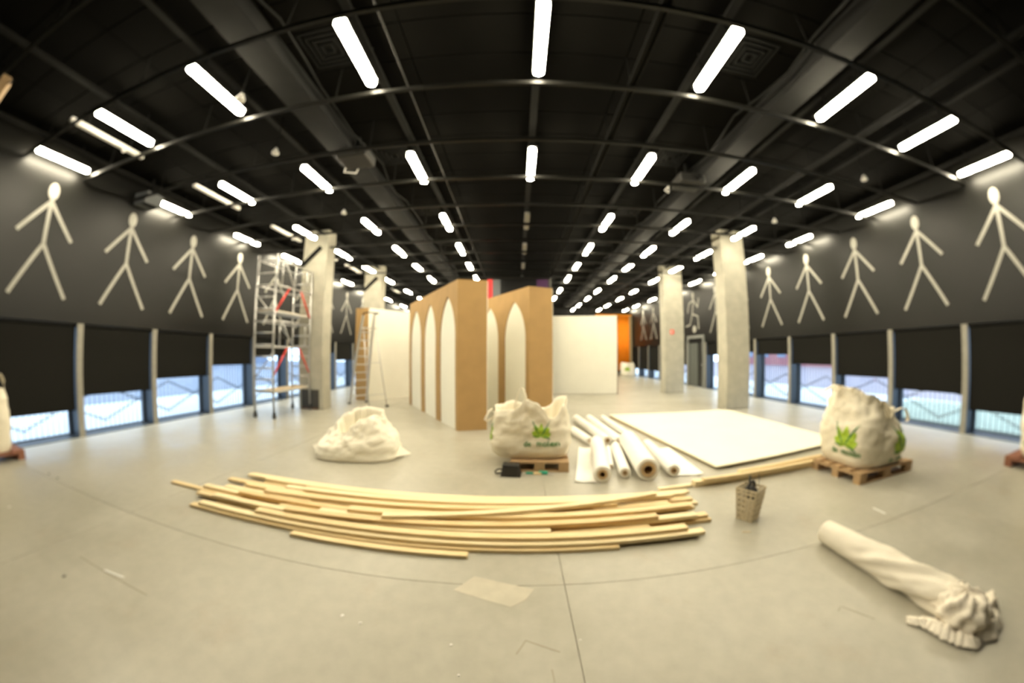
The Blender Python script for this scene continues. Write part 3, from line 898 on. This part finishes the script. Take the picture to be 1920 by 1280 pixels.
    def word(s, parent, a0, u0, z, size, body, m):
        cu = bpy.data.curves.new('lettering', 'FONT'); cu.body = body; cu.size = size; cu.align_x = 'CENTER'; cu.resolution_u = 3; cu.offset = size*0.018
        to = bpy.data.objects.new('lettering', cu); link(to)
        dg = bpy.context.evaluated_depsgraph_get(); dg.update()
        me = to.evaluated_get(dg).to_mesh()
        bm = NB(); bm.from_mesh(me)
        bmesh.ops.triangulate(bm, faces=bm.faces)
        for v in bm.verts: v.co = s.at(a0, u0+v.co.x, z+v.co.y, 0.009)
        to.evaluated_get(dg).to_mesh_clear()
        bpy.data.objects.remove(to)
        o = obj('lettering', bm, m, parent); o['label'] = 'green printed lettering'
def ribbon(pts, w_, th=0.006):
    bm = NB(); pts = [Vector(p) for p in pts]
    # smooth through the points
    P_ = []
    for i in range(len(pts)-1):
        p0, p1, p2, p3 = pts[max(i-1, 0)], pts[i], pts[i+1], pts[min(i+2, len(pts)-1)]
        for q in (0, .25, .5, .75):
            P_.append(0.5*((2*p1)+(p2-p0)*q+(2*p0-5*p1+4*p2-p3)*q*q+(3*p1-p0-3*p2+p3)*q**3))
    P_.append(pts[-1])
    prev = None
    for i, p in enumerate(P_):
        d = (P_[min(i+1, len(P_)-1)]-P_[max(i-1, 0)]).normalized()
        s_ = d.cross(Vector((0, 0, 1)))
        if s_.length < 0.2: s_ = d.cross(Vector((0.3, 1, 0)))
        s_.normalize(); n = s_.cross(d).normalized()
        if prev and s_.dot(prev[4]) < 0: s_ = -s_; n = -n
        r = [bm.verts.new(p+s_*(i_*w_/2)+n*(j_*th/2)) for i_, j_ in ((-1, -1), (1, -1), (1, 1), (-1, 1))]
        if prev:
            for k in range(4): bm.faces.new((prev[k], prev[(k+1) % 4], r[(k+1) % 4], r[k]))
        else: bm.faces.new(r)
        prev = r+[s_]
    bm.faces.new(list(reversed(prev[:4])))
    return bm
TXT = 'de molen'

# sack with two leaf prints, on the pallet by the cream sheets
t = thing('bulk_sack', 'white bulk sack with two lime leaf prints on a pallet', 'sack', (4.66, 3.38, PT), R(0), 'bulk sacks')
sk = Sack(0.46, 0.40, [(0, .62), (45, .74), (90, .88), (130, 1.00), (165, 1.02), (200, 1.0), (225, .92), (270, .78), (315, .66)],
          [(0, .94), (.08, 1.04), (.3, 1.12), (.5, 1.10), (.7, 1.0), (.85, .90), (.95, .86), (1, .90)], 4.5, (0.02, 0.02), 0.030, 1.7)
sk.body('sack_body', 'bag_weave', t)
sk.logo(t, R(192), 0.27, 0.33)
sk.text(t, R(192), 0.0, 0.16, 0.105, TXT)
sk.logo(t, R(305), 0.17, 0.42)
sk.text(t, R(300), 0.0, 0.05, 0.10, TXT)
p = sk.P(R(170), 0.98)
obj('lift_loop', ribbon([p, p+Vector((-.10, .0, .03)), p+Vector((-.22, .02, -.01)), p+Vector((-.27, .05, -.05)), p+Vector((-.20, .06, -.02)), p+Vector((-.02, .05, .0))], 0.05), 'bag_strap', t)
p = sk.P(R(325), 0.97)
obj('lift_loop', ribbon([p, p+Vector((.07, -.05, .06)), p+Vector((.18, -.08, .06)), p+Vector((.27, -.08, -.06)), p+Vector((.24, -.08, -.12))], 0.05), 'bag_strap', t)
p = sk.P(R(250), 0.93); q = sk.P(R(285), 0.93)
obj('lift_loop', ribbon([p, p+Vector((0, -.05, .06)), (p+q)/2+Vector((0, -.06, -.12)), q+Vector((0, -.05, .06)), q], 0.055), 'bag_strap', t)

# crumpled sack on the pallet near the arched walls
t = thing('bulk_sack', 'crumpled white bulk sack with leaf print and peaked corners on a pallet', 'sack', (0.22, 5.02, PT), R(-4), 'bulk sacks')
sk = Sack(0.56, 0.40, [(0, .80), (25, .82), (60, .62), (90, .60), (130, .74), (165, .70), (200, .66), (235, .70), (262, .84), (285, .78), (312, .58), (335, .74)],
          [(0, .88), (.1, 1.0), (.25, 1.05), (.45, 1.03), (.65, 1.0), (.85, .96), (.95, .92), (1, .90)], 4.2, (0, 0.0), 0.035, 8.3)
sk.body('sack_body', 'bag_weave', t)
sk.logo(t, R(290), 0.33, 0.24)
sk.text(t, R(287), 0.0, 0.20, 0.105, TXT)
sk.logo(t, R(196), 0.26, 0.30)
p = sk.P(R(240), 0.99); q = sk.P(R(262), 0.99)
obj('lift_loop', ribbon([p, p+Vector((.02, .02, .13)), (p+q)/2+Vector((.0, .03, .22)), q+Vector((-.03, .02, .12)), q], 0.035), 'bag_strap', t)
p = sk.P(R(195), 0.95)
obj('lift_loop', ribbon([p, p+Vector((-.05, -.03, .03)), p+Vector((-.13, -.08, -.10)), p+Vector((-.10, -.07, -.14)), p+Vector((0, -.02, -.06))], 0.045), 'bag_strap', t)

# sack at one edge, with a standing loop
t = thing('bulk_sack', 'tall beige bulk sack with one standing loop on a reddish pallet', 'sack', (-7.42, 1.62, PT), 0, 'bulk sacks')
sk = Sack(0.36, 0.50, [(0, .90), (90, .88), (180, .92), (270, .9)], [(0, .95), (.1, 1.0), (.5, 1.04), (.85, 1.0), (1, .97)], 6, (0, 0), 0.016, 3.1)
sk.body('sack_body', 'bag_weave', t)
a, b = sk.P(R(38), 0.99), sk.P(R(68), 0.99)
obj('lift_loop', ribbon([a, a+Vector((.0, .0, .12)), (a+b)/2+Vector((0, 0, .22)), b+Vector((0, 0, .12)), b], 0.05), 'bag_strap', t)
a, b = sk.P(R(-38), 0.99), sk.P(R(-68), 0.99)
obj('lift_loop', ribbon([a, a+Vector((.0, .0, .10)), (a+b)/2+Vector((0, 0, .2)), b+Vector((0, 0, .10)), b], 0.05), 'bag_strap', t)
# sack at the other edge, with a yellow print
t = thing('bulk_sack', 'white bulk sack with a yellow flower print on a reddish pallet', 'sack', (7.12, 1.60, PT), 0, 'bulk sacks')
sk = Sack(0.42, 0.50, [(0, .9), (90, .84), (120, .85), (150, .88), (180, .98), (270, .95)], [(0, .88), (.1, .97), (.5, 1.02), (.85, 1.0), (1, .98)], 5, (0, 0), 0.018, 5.9)
sk.body('sack_body', 'bag_weave', t)
y_ = NB()
for k in range(8): sk.leaf(y_, R(172), (0, 0.60), k*PI/4+0.2, 0.19, 0.15, 0.008)
obj('flower_print', y_, 'print_yellow', t)['label'] = 'yellow flower print'
g_ = NB(); sk.leaf(g_, R(172), (0, 0.28), 0.0, 0.22, 0.07, 0.007); sk.leaf(g_, R(172), (0, 0.30), 0.9, 0.16, 0.07, 0.007)
obj('stem_print', g_, 'print_lime', t)
sk.text(t, R(172), 0.0, 0.17, 0.15, TXT)
# far sack under the orange cloth
t = thing('bulk_sack', 'white bulk sack standing below the orange cloth at the far end', 'sack', (7.85, 23.4, 0), 0, 'bulk sacks')
sk = Sack(0.46, 0.46, [(0, .95), (90, .9), (180, .98), (270, .92)], [(0, .92), (.2, 1.05), (.6, 1.02), (1, .9)], 4, (0, 0), 0.03, 2.2)
sk.body('sack_body', 'bag_white', t, 48, 16)
sk.logo(t, R(250), 0.4, 0.35)
# empty slumped sack on the bare floor
t = thing('bulk_sack', 'slumped empty white sack lying on the bare floor', 'sack', (-2.48, 5.02, 0), R(8), 'bulk sacks')
sk = Sack(0.62, 0.42, [(0, .58), (35, .70), (70, .74), (105, .72), (140, .66), (170, .52), (200, .36), (235, .40), (265, .52), (295, .62), (330, .68)],
          [(0, 1.02), (.05, 1.08), (.25, 1.08), (.5, 1.0), (.75, .82), (.9, .68), (1, .60)], 3.0, (0.02, 0.02), 0.036, 11.2)
sk.body('sack_body', 'bag_white', t, 96, 34, 0.2, 0.62)
for pts in ([(-.56, -.26, .02), (-.78, .0, .12), (-.42, .05, .30)], [(.55, -.28, .03), (.84, .0, .03), (.5, .1, .24)]):
    fp = NB(); fp.faces.new([fp.verts.new(p) for p in pts])
    bmesh.ops.subdivide_edges(fp, edges=list(fp.edges), cuts=4, use_grid_fill=True)
    for v in fp.verts: v.co.z += 0.02*noise.noise(v.co*6)
    thicken(fp, 0.012)
    obj('corner_flap', fp, 'bag_white', t)

# ------------------------------------------------------------------ cream sheets
def quad_slab(name, label, pts, z0, z1, m, cat, group=None):
    c = sum((Vector((p[0], p[1], 0)) for p in pts), Vector())/len(pts)
    bm = prism(NB(), [(p[0]-c.x, p[1]-c.y) for p in pts], 2, 0, z1-z0, lambda u, v, q: (u, v, q))
    bev(bm, min(0.004, (z1-z0)/4))
    o = obj(name, bm, m, None, False, (c.x, c.y, z0)); tag(o, label, cat, group); return o
quad_slab('board_sheet', 'large cream sheet at the bottom of the flat stack on the floor', [(2.78, 4.30), (5.62, 4.66), (5.72, 8.36), (2.34, 8.40)], 0.0, 0.022, 'ply', 'board', 'stacked cream sheets')
quad_slab('board_sheet', 'large cream sheet in the middle of the flat stack on the floor', [(2.76, 4.24), (5.66, 4.60), (5.72, 8.30), (2.38, 8.34)], 0.0222, 0.044, 'sheet_top', 'board', 'stacked cream sheets')
quad_slab('board_sheet', 'large bright cream sheet on top of the flat stack', [(2.74, 4.16), (5.70, 4.56), (5.74, 8.38), (2.36, 8.42)], 0.0442, 0.066, 'sheet_top', 'board', 'stacked cream sheets')

# ------------------------------------------------------------------ timbers
plank_n = 0
def plank(a, b, w_, h_, m, label, group, roll=0.0):
    a, b = Vector(a), Vector(b); c = (a+b)/2; d = b-a
    L_ = d.length
    bm = bev(B(-L_/2, L_/2, -w_/2, w_/2, -h_/2, h_/2), 0.002)
    o = obj('timber_plank', bm, m)
    o.location = c
    o.rotation_mode = 'XYZ'
    o.rotation_euler = (roll, -math.asin(d.z/L_), math.atan2(d.y, d.x))
    tag(o, label, 'plank', group)
    return o
PL = 'pale pine lath in the big heap on the floor'
GP = 'pine laths in the big heap'
mats = ['pine', 'pine_pale', 'pine', 'pine_red', 'pine_pale']
TH = 0.032
def layer(k, rows, tilt):
    """rows: (x0, y0, x1, y1, width); no two of one layer cross"""
    for i, (x0, y0, x1, y1, wd) in enumerate(rows):
        z = TH/2+k*(TH+0.001)
        lab = PL
        if (k, i) == (0, 0): lab = 'short pine lath lying apart at the front of the heap'
        if (k, i) == (0, 5): lab = 'pine lath sticking out furthest from the heap toward the scaffold'
        if k >= 3: lab = 'pine lath lying across the top of the heap'
        plank((x0, y0, z), (x1, y1, z), wd, TH, mats[(i*2+k) % 5], lab, GP)
layer(0, [(-1.97, 2.49, -0.38, 2.47, .065), (-3.36, 2.59, 0.85, 2.565, .075), (-2.6, 2.68, 1.68, 2.66, .08), (-3.15, 2.775, 1.45, 2.755, .075), (-3.45, 2.865, 1.86, 2.86, .075),
          (-4.16, 2.965, 0.6, 2.955, .065), (-3.3, 3.06, 1.72, 3.05, .085), (-2.9, 3.165, 1.5, 3.15, .085), (-3.2, 3.27, 1.92, 3.25, .085), (-2.7, 3.37, 1.3, 3.35, .075), (-3.0, 3.47, 1.86, 3.44, .085), (-3.42, 3.66, 1.62, 3.545, .075)], 0)
layer(1, [(-3.25, 2.62, 1.62, 2.60, .08), (-1.3, 2.715, 1.0, 2.70, .08), (-3.5, 2.815, 1.2, 2.80, .085), (-2.4, 2.915, 1.84, 2.895, .08), (-3.6, 3.01, 0.9, 3.00, .08), (-3.35, 3.11, 1.80, 3.095, .085),
          (-2.2, 3.215, 1.6, 3.195, .085), (-3.5, 3.32, 1.88, 3.295, .08), (-3.0, 3.42, 1.4, 3.39, .08), (-3.38, 3.56, 1.94, 3.49, .085)], 0)
layer(2, [(-2.5, 2.67, 1.5, 2.655, .085), (-3.2, 2.78, 0.3, 2.76, .075), (-1.9, 2.88, 1.70, 2.86, .085), (-3.0, 2.985, 1.1, 2.96, .085), (-2.1, 3.09, 1.75, 3.06, .09), (-3.1, 3.20, 1.55, 3.17, .085), (-2.6, 3.31, 1.0, 3.28, .08), (-3.0, 3.45, 1.85, 3.39, .085)], 0)
layer(3, [(-2.2, 2.74, 1.3, 2.86, .075), (-1.6, 2.93, 1.7, 3.02, .085), (-2.7, 3.06, 1.0, 3.19, .075), (-2.3, 3.25, 1.65, 3.30, .085)], 0)
layer(4, [(-1.2, 2.80, 1.45, 3.30, .07)], 0)
# timbers along the front edge of the cream sheets
side = [((1300, 906), (1530, 866), .035, .09, .07, 'pine_pale', 'thick pine batten along the front edge of the cream sheets'),
        ((1318, 899), (1525, 864), .10, .06, .03, 'pine', 'thin pine lath resting on the batten by the cream sheets'),
        ((1385, 884), (1540, 854), .03, .06, .04, 'pine', 'narrow pine lath between the cream sheets and the thick batten'),
        ((1235, 917), (1296, 909), .02, .06, .03, 'pine_pale', 'short pine offcut joining the heap and the batten')]
for a, b, z, wd, h_, m, lab in side: plank(on_z(*a, z), on_z(*b, z), wd, h_, m, lab, 'loose laths by the sheets')

# a loose timber leaning up at the room's edge
tp = EYE+0
d = ray(14, 150); k = 3.2
top_p = Vector((d.x*k, d.y*k, EYE+d.z*k))
foot = Vector((top_p.x-0.25, top_p.y-0.55, 0.0))
lt = NB(); beam(lt, (0, 0, 0), top_p-foot, 0.11, 0.05, up=(0.3, 1, 0))
o = obj('leaning_post', lt, 'pallet_wood', None, False, foot); tag(o, 'rough wooden post leaning up past the frame of the hall', 'post')
sc_ = NB(); q = (top_p-foot)*0.985; tube(sc_, [q, q+Vector((0.10, 0.02, 0.01))], 0.006, 6); obj('screw', sc_, 'dark_steel', o)

# ------------------------------------------------------------------ white rolls
def paper_roll(label, a, b, r, rc, m='paper_roll', plug=None, flap=None, lift=0.0):
    a, b = Vector((a[0], a[1], 0)), Vector((b[0], b[1], 0))
    d = b-a; L_ = d.length
    t = thing('paper_roll', label, 'roll', (a.x, a.y, r+lift), math.atan2(d.y, d.x)-PI/2, 'white rolls on the floor')
    bm = NB(); n = 28
    def ring(rr, y): return [bm.verts.new((rr*math.cos(2*PI*k/n), y, rr*math.sin(2*PI*k/n))) for k in range(n)]
    R_ = [ring(rc, 0), ring(r*0.985, 0), ring(r, 0.008), ring(r, L_-0.008), ring(r*0.985, L_), ring(rc, L_)]; R_.append(R_[0])
    for A, Bq in zip(R_, R_[1:]):
        for k in range(n): bm.faces.new((A[k], A[(k+1) % n], Bq[(k+1) % n], Bq[k]))
    obj('wound_sheet', bm, m, t, True)
    bm = NB(); n = 20; rc *= 0.995
    R_ = [ring(rc*0.62, -0.012), ring(rc, -0.012), ring(rc, L_+0.012), ring(rc*0.62, L_+0.012)]; R_.append(R_[0])
    for A, Bq in zip(R_, R_[1:]):
        for k in range(n): bm.faces.new((A[k], A[(k+1) % n], Bq[(k+1) % n], Bq[k]))
    obj('core_tube', bm, 'cardboard', t)
    if flap:
        wd = flap; fl_ = NB(); N = 10; A = []; Bq = []
        sg = 1 if wd > 0 else -1
        for i in range(N+1):
            q = i/N; x = sg*r*0.2+wd*q; z = -r+0.007+0.012*q*(1+math.sin(q*7))
            A.append(fl_.verts.new((x, 0.0, z))); Bq.append(fl_.verts.new((x*0.9, L_, z)))
        for i in range(N): fl_.faces.new((A[i], A[i+1], Bq[i+1], Bq[i]))
        thicken(fl_, 0.003)
        obj('loose_end', fl_, m, t)
    return t
paper_roll('fat white roll with a loose end spread beside it', (1.07, 4.05), (1.36, 5.60), 0.115, 0.06, flap=-0.31)
paper_roll('thin white roll tucked between two fatter rolls', (1.305, 4.52), (1.53, 5.50), 0.043, 0.025)
paper_roll('medium white roll with a small core hole', (1.40, 4.17), (1.64, 5.45), 0.076, 0.032)
paper_roll('fattest white roll with a wide cardboard core', (1.66, 4.03), (1.90, 5.60), 0.150, 0.095)
paper_roll('white roll with its loose end lying toward the cream sheets', (2.05, 4.10), (2.20, 5.45), 0.085, 0.040, flap=0.40)
paper_roll('white roll behind the fattest roll, beside the cream sheets', (2.10, 5.72), (2.06, 7.95), 0.075, 0.035)
paper_roll('white roll in the rear row next to the crumpled sack', (1.60, 5.80), (1.42, 7.95), 0.085, 0.040)
paper_roll('white roll in the middle of the rear row', (1.80, 5.74), (1.72, 7.92), 0.085, 0.035)
paper_roll('short white roll at the outside of the rear row', (1.30, 5.85), (1.14, 6.75), 0.075, 0.030)

# ------------------------------------------------------------------ cloth bolt with bunched end
def cloth_bolt():
    far_, near_ = on_z(1549, 996, 0.1), on_z(1800, 1130, 0.12)
    ax = near_-far_; ax.z = 0; L_ = ax.length
    t = thing('cloth_roll', 'white cloth wound on a tube with a bunched dirty end', 'roll', (far_.x, far_.y, 0), math.atan2(ax.y, ax.x))
    bm = NB(); n = 56; m_ = 110; rings = []
    for j in range(m_+1):
        q = j/m_; x = L_*q
        r0 = 0.098+0.020*math.sin(q*PI*0.9)+0.030*max(0, q-0.5)
        ring = []
        for k in range(n):
            a = 2*PI*k/n
            am = min(1, max(0, (q-0.20)*2.2))*0.0135
            f = am*(1-2*abs(math.sin((a*2+q*8.5)/1.0+0.6*noise.noise(Vector((q*5, math.cos(a), math.sin(a)))))) + 0.55*math.sin(a*7+q*27+1.2)+0.9*noise.noise(Vector((math.cos(a)*2, math.sin(a)*2, q*9))))
            rr = r0+f
            ring.append(bm.verts.new((x, rr*math.cos(a), max(0.002, 0.102+rr*math.sin(a)))))
        rings.append(ring)
    for A, Bq in zip(rings, rings[1:]):
        for k in range(n): bm.faces.new((A[k], A[(k+1) % n], Bq[(k+1) % n], Bq[k]))
    bm.faces.new(list(reversed(rings[0]))); bm.faces.new(rings[-1])
    obj('wound_cloth', bm, 'fabric_roll', t, True)
    # crumpled heap round the near end
    hp = NB(); nu, nv = 72, 30; grid = []
    for j in range(nv+1):
        v = j/nv; row = []
        for i in range(nu):
            a = 2*PI*i/nu
            p = Vector((math.cos(a)*math.sin(v*PI), math.sin(a)*math.sin(v*PI), math.cos(v*PI)))
            s = 1+0.20*noise.noise(p*2.4+Vector((3, 1, 0)))+0.16*abs(noise.noise(p*5.2))+0.07*math.sin(a*9+v*14)+0.05*noise.noise(p*11)
            x = L_+0.03+p.x*0.17*s; y = -0.02+p.y*0.155*s; z = 0.105+p.z*0.125*s
            row.append(hp.verts.new((x, y, max(0.003, z))))
        grid.append(row)
    for A, Bq in zip(grid, grid[1:]):
        for k in range(nu): hp.faces.new((A[k], A[(k+1) % nu], Bq[(k+1) % nu], Bq[k]))
    bmesh.ops.remove_doubles(hp, verts=hp.verts, dist=0.0005)
    obj('bunched_end', hp, 'fabric_dirty', t, True)
    # trailing skirts of cloth on the floor
    inv = Matrix.Translation((far_.x, far_.y, 0)) @ Matrix.Rotation(math.atan2(ax.y, ax.x), 4, 'Z')
    inv = inv.inverted()
    def skirt(path_px, wd, hgt, seed):
        pts = [inv @ on_z(*q) for q in path_px]
        sk_ = NB(); N = 46; M = 8; rows = []
        for i in range(N+1):
            q = i/N*(len(pts)-1); k = min(int(q), len(pts)-2); p = pts[k].lerp(pts[k+1], q-k)
            dd = (pts[k+1]-pts[k]).normalized(); nn = Vector((-dd.y, dd.x, 0)); row = []
            tp_ = math.sin(PI*min(1, max(0.04, i/N)))**0.4
            for j in range(M+1):
                u = j/M-0.5
                z = 0.004+hgt*tp_*(0.5+0.5*math.cos(u*PI*2))*(0.7+0.5*noise.noise(Vector((i*0.25, u*2, seed))))+0.018*abs(math.sin(i*0.9+u*4+seed))*tp_
                w2 = wd*tp_*(1+0.35*noise.noise(Vector((i*0.22, seed, 0))))
                row.append(sk_.verts.new(p+nn*(u*w2)+Vector((0, 0, max(0.003, z)))))
            rows.append(row)
        for A, Bq in zip(rows, rows[1:]):
            for j in range(M): sk_.faces.new((A[j], A[j+1], Bq[j+1], Bq[j]))
        thicken(sk_, 0.004)
        obj('trailing_cloth', sk_, 'fabric_dirty', t, True)
    skirt([(1698, 1164), (1740, 1172), (1775, 1192), (1815, 1208), (1838, 1204)], 0.15, 0.06, 1.0)
    skirt([(1760, 1168), (1800, 1185), (1845, 1195), (1862, 1170), (1850, 1135)], 0.12, 0.09, 4.0)
    skirt([(1790, 1150), (1835, 1165), (1858, 1150), (1845, 1120)], 0.10, 0.14, 7.0)
    bd = NB(); tube(bd, [(L_-0.05, 0.128*math.cos(2*PI*k/20), max(.004, 0.112+0.124*math.sin(2*PI*k/20))) for k in range(20)], 0.008, 6, closed=True)
    obj('tie_band', bd, 'fabric_roll', t, True)
cloth_bolt()

# ------------------------------------------------------------------ basket of tools
def basket():
    c = on_z(1407, 978)
    t = thing('basket', 'square woven basket with open slots beside the lath heap', 'basket', (c.x+0.02, c.y+0.08, 0), R(28))
    h_ = 0.33; b0, b1 = 0.075, 0.105
    for s in range(4):
        a = s*PI/2
        def pt(u, z, k=0.0):
            q = z/h_; hw = b0+(b1-b0)*q
            x, y = u*hw, -(hw+k); return Vector((x*math.cos(a)-y*math.sin(a), x*math.sin(a)+y*math.cos(a), z))
        side_ = NB()
        for u in (-1, -0.5, 0, 0.5, 1): beam(side_, pt(u, 0.0), pt(u, h_), 0.017, 0.006, up=pt(0, 0.1)-Vector((0, 0, .1)))
        for z in (0.012, 0.07, 0.125, 0.18, 0.235, 0.285, 0.32): beam(side_, pt(-1.03, z, .003), pt(1.03, z, .003), 0.006, 0.020)
        obj('woven_side', side_, 'wicker', t)
    obj('base', B(-b0, b0, -b0, b0, 0.0, 0.008), 'wicker', t)
    for s in (-1, 1):
        obj('wire_handle', tube(NB(), [(s*0.10, -0.03, 0.32), (s*0.13, -0.02, 0.38), (s*0.15, 0, 0.42)], 0.003, 5), 'dark_steel', t)
    k = thing('cable_bundle', 'black cables and clamps stuffed in the square woven basket', 'cables', (c.x+0.02, c.y+0.08, 0.0), R(28))
    lump = NB(); bmesh.ops.create_icosphere(lump, subdivisions=3, radius=1)
    for v in lump.verts:
        s_ = 1+0.25*noise.noise(v.co*2.5); v.co = Vector((v.co.x*0.068*s_, v.co.y*0.068*s_, 0.27+v.co.z*0.07*s_))
    obj('cable_coil', lump, 'black_plastic', k, True)
    for i in range(3):
        obj('cable_loop', tube(NB(), [(-0.05+0.03*i, 0.02, 0.3), (-0.06+0.04*i, 0.0, 0.38), (-0.02+0.03*i, -0.02, 0.41-0.02*i), (0.01+0.02*i, -0.02, 0.3)], 0.006, 6), 'black_plastic', k, True)
    obj('clamp', tube(NB(), [(0.01, 0.02, 0.30), (0.015, 0.03, 0.38), (0.01, 0.03, 0.43)], 0.012, 8), 'dark_grey', k, True)
basket()

# ------------------------------------------------------------------ tool bag and small tools by the middle pallet
c = on_z(958, 893)
t = thing('tool_bag', 'small black tool bag with a handle in front of the crumpled sack', 'bag', (c.x, c.y+0.05, 0), R(-6))
bb = NB(); bmesh.ops.create_cube(bb, size=1)
bmesh.ops.subdivide_edges(bb, edges=list(bb.edges), cuts=5, use_grid_fill=True)
for v in bb.verts:
    p = v.co.copy(); k = 1+0.10*noise.noise(p*3.3); ta = 1-0.25*(p.z+0.5)
    v.co = Vector((p.x*0.27*k*ta, p.y*0.17*k*ta, (p.z+0.5)*0.155*k))
obj('bag_body', bb, 'black_plastic', t, True)
obj('handle', tube(NB(), [(-0.12, 0, 0.08), (-0.17, -0.03, 0.09), (-0.21, -0.04, 0.06), (-0.20, -0.04, 0.03), (-0.13, -0.02, 0.03)], 0.011, 8), 'black_plastic', t, True)
obj('flap', bev(B(-0.11, 0.11, -0.07, 0.07, 0.142, 0.16), 0.006), 'black_plastic', t)
c = on_z(1000, 889)
t = thing('brush', 'small wooden brush with a pale green handle beside the tool bag', 'brush', (c.x, c.y, 0), R(-8))
obj('handle', bev(B(-0.10, 0.0, -0.014, 0.014, 0.006, 0.028), 0.005), 'teal_plastic', t)
obj('head', bev(B(0.0, 0.11, -0.02, 0.02, 0.0, 0.03), 0.004), 'pine', t)
c = on_z(1020, 889)
t = thing('teal_scraper', 'teal handled scraper lying by the middle pallet', 'tool', (c.x, c.y, 0), R(-14))
obj('handle', bev(B(-0.07, 0.05, -0.024, 0.024, 0.0, 0.045), 0.012, 2), 'teal_plastic', t)
obj('blade', B(0.05, 0.14, -0.018, 0.018, 0.004, 0.012), 'alu_light', t)

# ------------------------------------------------------------------ bits on the floor
def chip(px, py, r, label, m='white_plastic'):
    c = on_z(px, py); rr = random.Random(int(px)); n = 7
    bm = prism(NB(), [(r*(0.7+0.5*rr.random())*math.cos(2*PI*k/n), r*(0.7+0.5*rr.random())*math.sin(2*PI*k/n)) for k in range(n)], 2, 0, 0.004, lambda u, v, q: (u, v, q))
    o = obj('paint_chip', bm, m, None, False, (c.x, c.y, 0.0)); tag(o, label, 'debris', 'bits on the floor')
for q in ((642, 1154, .011), (676, 1168, .010), (846, 1209, .009), (860, 1266, .007), (18, 950, .02), (1088, 1200, .006)): chip(*q, 'small white chip lying on the concrete floor')
for q in ((120, 1080, .014), (108, 896, .02), (92, 888, .015)): chip(*q, 'small dark crumb lying on the concrete floor', 'dark_grey')
def sliver(p0, p1, w_, label, m):
    a, b = on_z(*p0), on_z(*p1); c = (a+b)/2; d = b-a
    o = obj('wood_sliver', B(-d.length/2, d.length/2, -w_/2, w_/2, 0, 0.005), m, None, False, (c.x, c.y, 0), (0, 0, math.atan2(d.y, d.x))); tag(o, label, 'debris')
sliver((196, 1069), (232, 1083), 0.018, 'white wooden sliver lying alone on the floor joint', 'white_plastic')
sliver((1637, 952), (1660, 963), 0.02, 'short white sliver beyond the cloth roll', 'white_plastic')
sliver((1392, 997), (1407, 997), 0.018, 'tiny tan offcut in front of the basket', 'wicker')

# ------------------------------------------------------------------ gear under the ceiling
def sensor(px, py):
    p = on_z(px, py, 4.6)
    t = thing('ceiling_sensor', 'small white cone sensor hanging under the black ceiling', 'sensor', p, 0, 'ceiling sensors')
    b = NB(); tube(b, [(0, 0, -0.05), (0, 0, -0.03), (0, 0, 0.05)], 0.05, 12, rad=[0.055, 0.06, 0.02]); obj('cone', b, 'white_plastic', t, True)
    obj('stem', B(-0.006, 0.006, -0.006, 0.006, 0.05, ZC-4.6), 'dark_steel', t)
for q in ((517, 283), (1620, 333), (1452, 413), (645, 397), (452, 182)): sensor(*q)
def gear(px, py, z, w_, label):
    p = on_z(px, py, z)
    t = thing('ceiling_projector', label, 'projector', p, 0)
    obj('body', bev(B(-w_, w_, -0.22, 0.22, -0.09, 0.09), 0.02), 'black_plastic', t)
    ln = NB(); tube(ln, [(w_*0.4, -0.28, 0), (w_*0.4, -0.2, 0)], 0.05, 12); obj('lens', ln, 'booth_black', t)
    obj('bracket', B(-0.03, 0.03, -0.03, 0.03, 0.09, ZC-z), 'dark_steel', t)
    obj('cable', tube(NB(), [(-w_, 0.2, 0.05), (-w_-0.1, 0.3, -0.06), (-w_+0.05, 0.45, -0.02), (-w_+0.1, 0.5, 0.2)], 0.012, 6), 'white_plastic', t, True)
gear(668, 296, 4.8, 0.26, 'black projector under the duct nearer the scaffold side')
gear(1290, 342, 4.8, 0.26, 'black projector under the duct nearer the door side')
p = Vector((XL+0.28, 4.62, 4.72))
t = thing('wall_speaker', 'grey wedge loudspeaker high on the wall above the second stick figure', 'speaker', p)
wd = NB(); prism(wd, [(-0.28, -0.12), (0.14, -0.12), (0.22, 0.10), (-0.28, 0.14)], 1, -0.2, 0.2, lambda u, v, q: (u, q, v)); obj('cabinet', wd, 'booth_grey', t)
obj('grille', B(0.0, 0.12, -0.17, 0.17, -0.135, -0.12), 'dark_steel', t)
obj('bracket', B(-0.06, 0.0, -0.03, 0.03, 0.12, ZC-4.72), 'dark_steel', t)
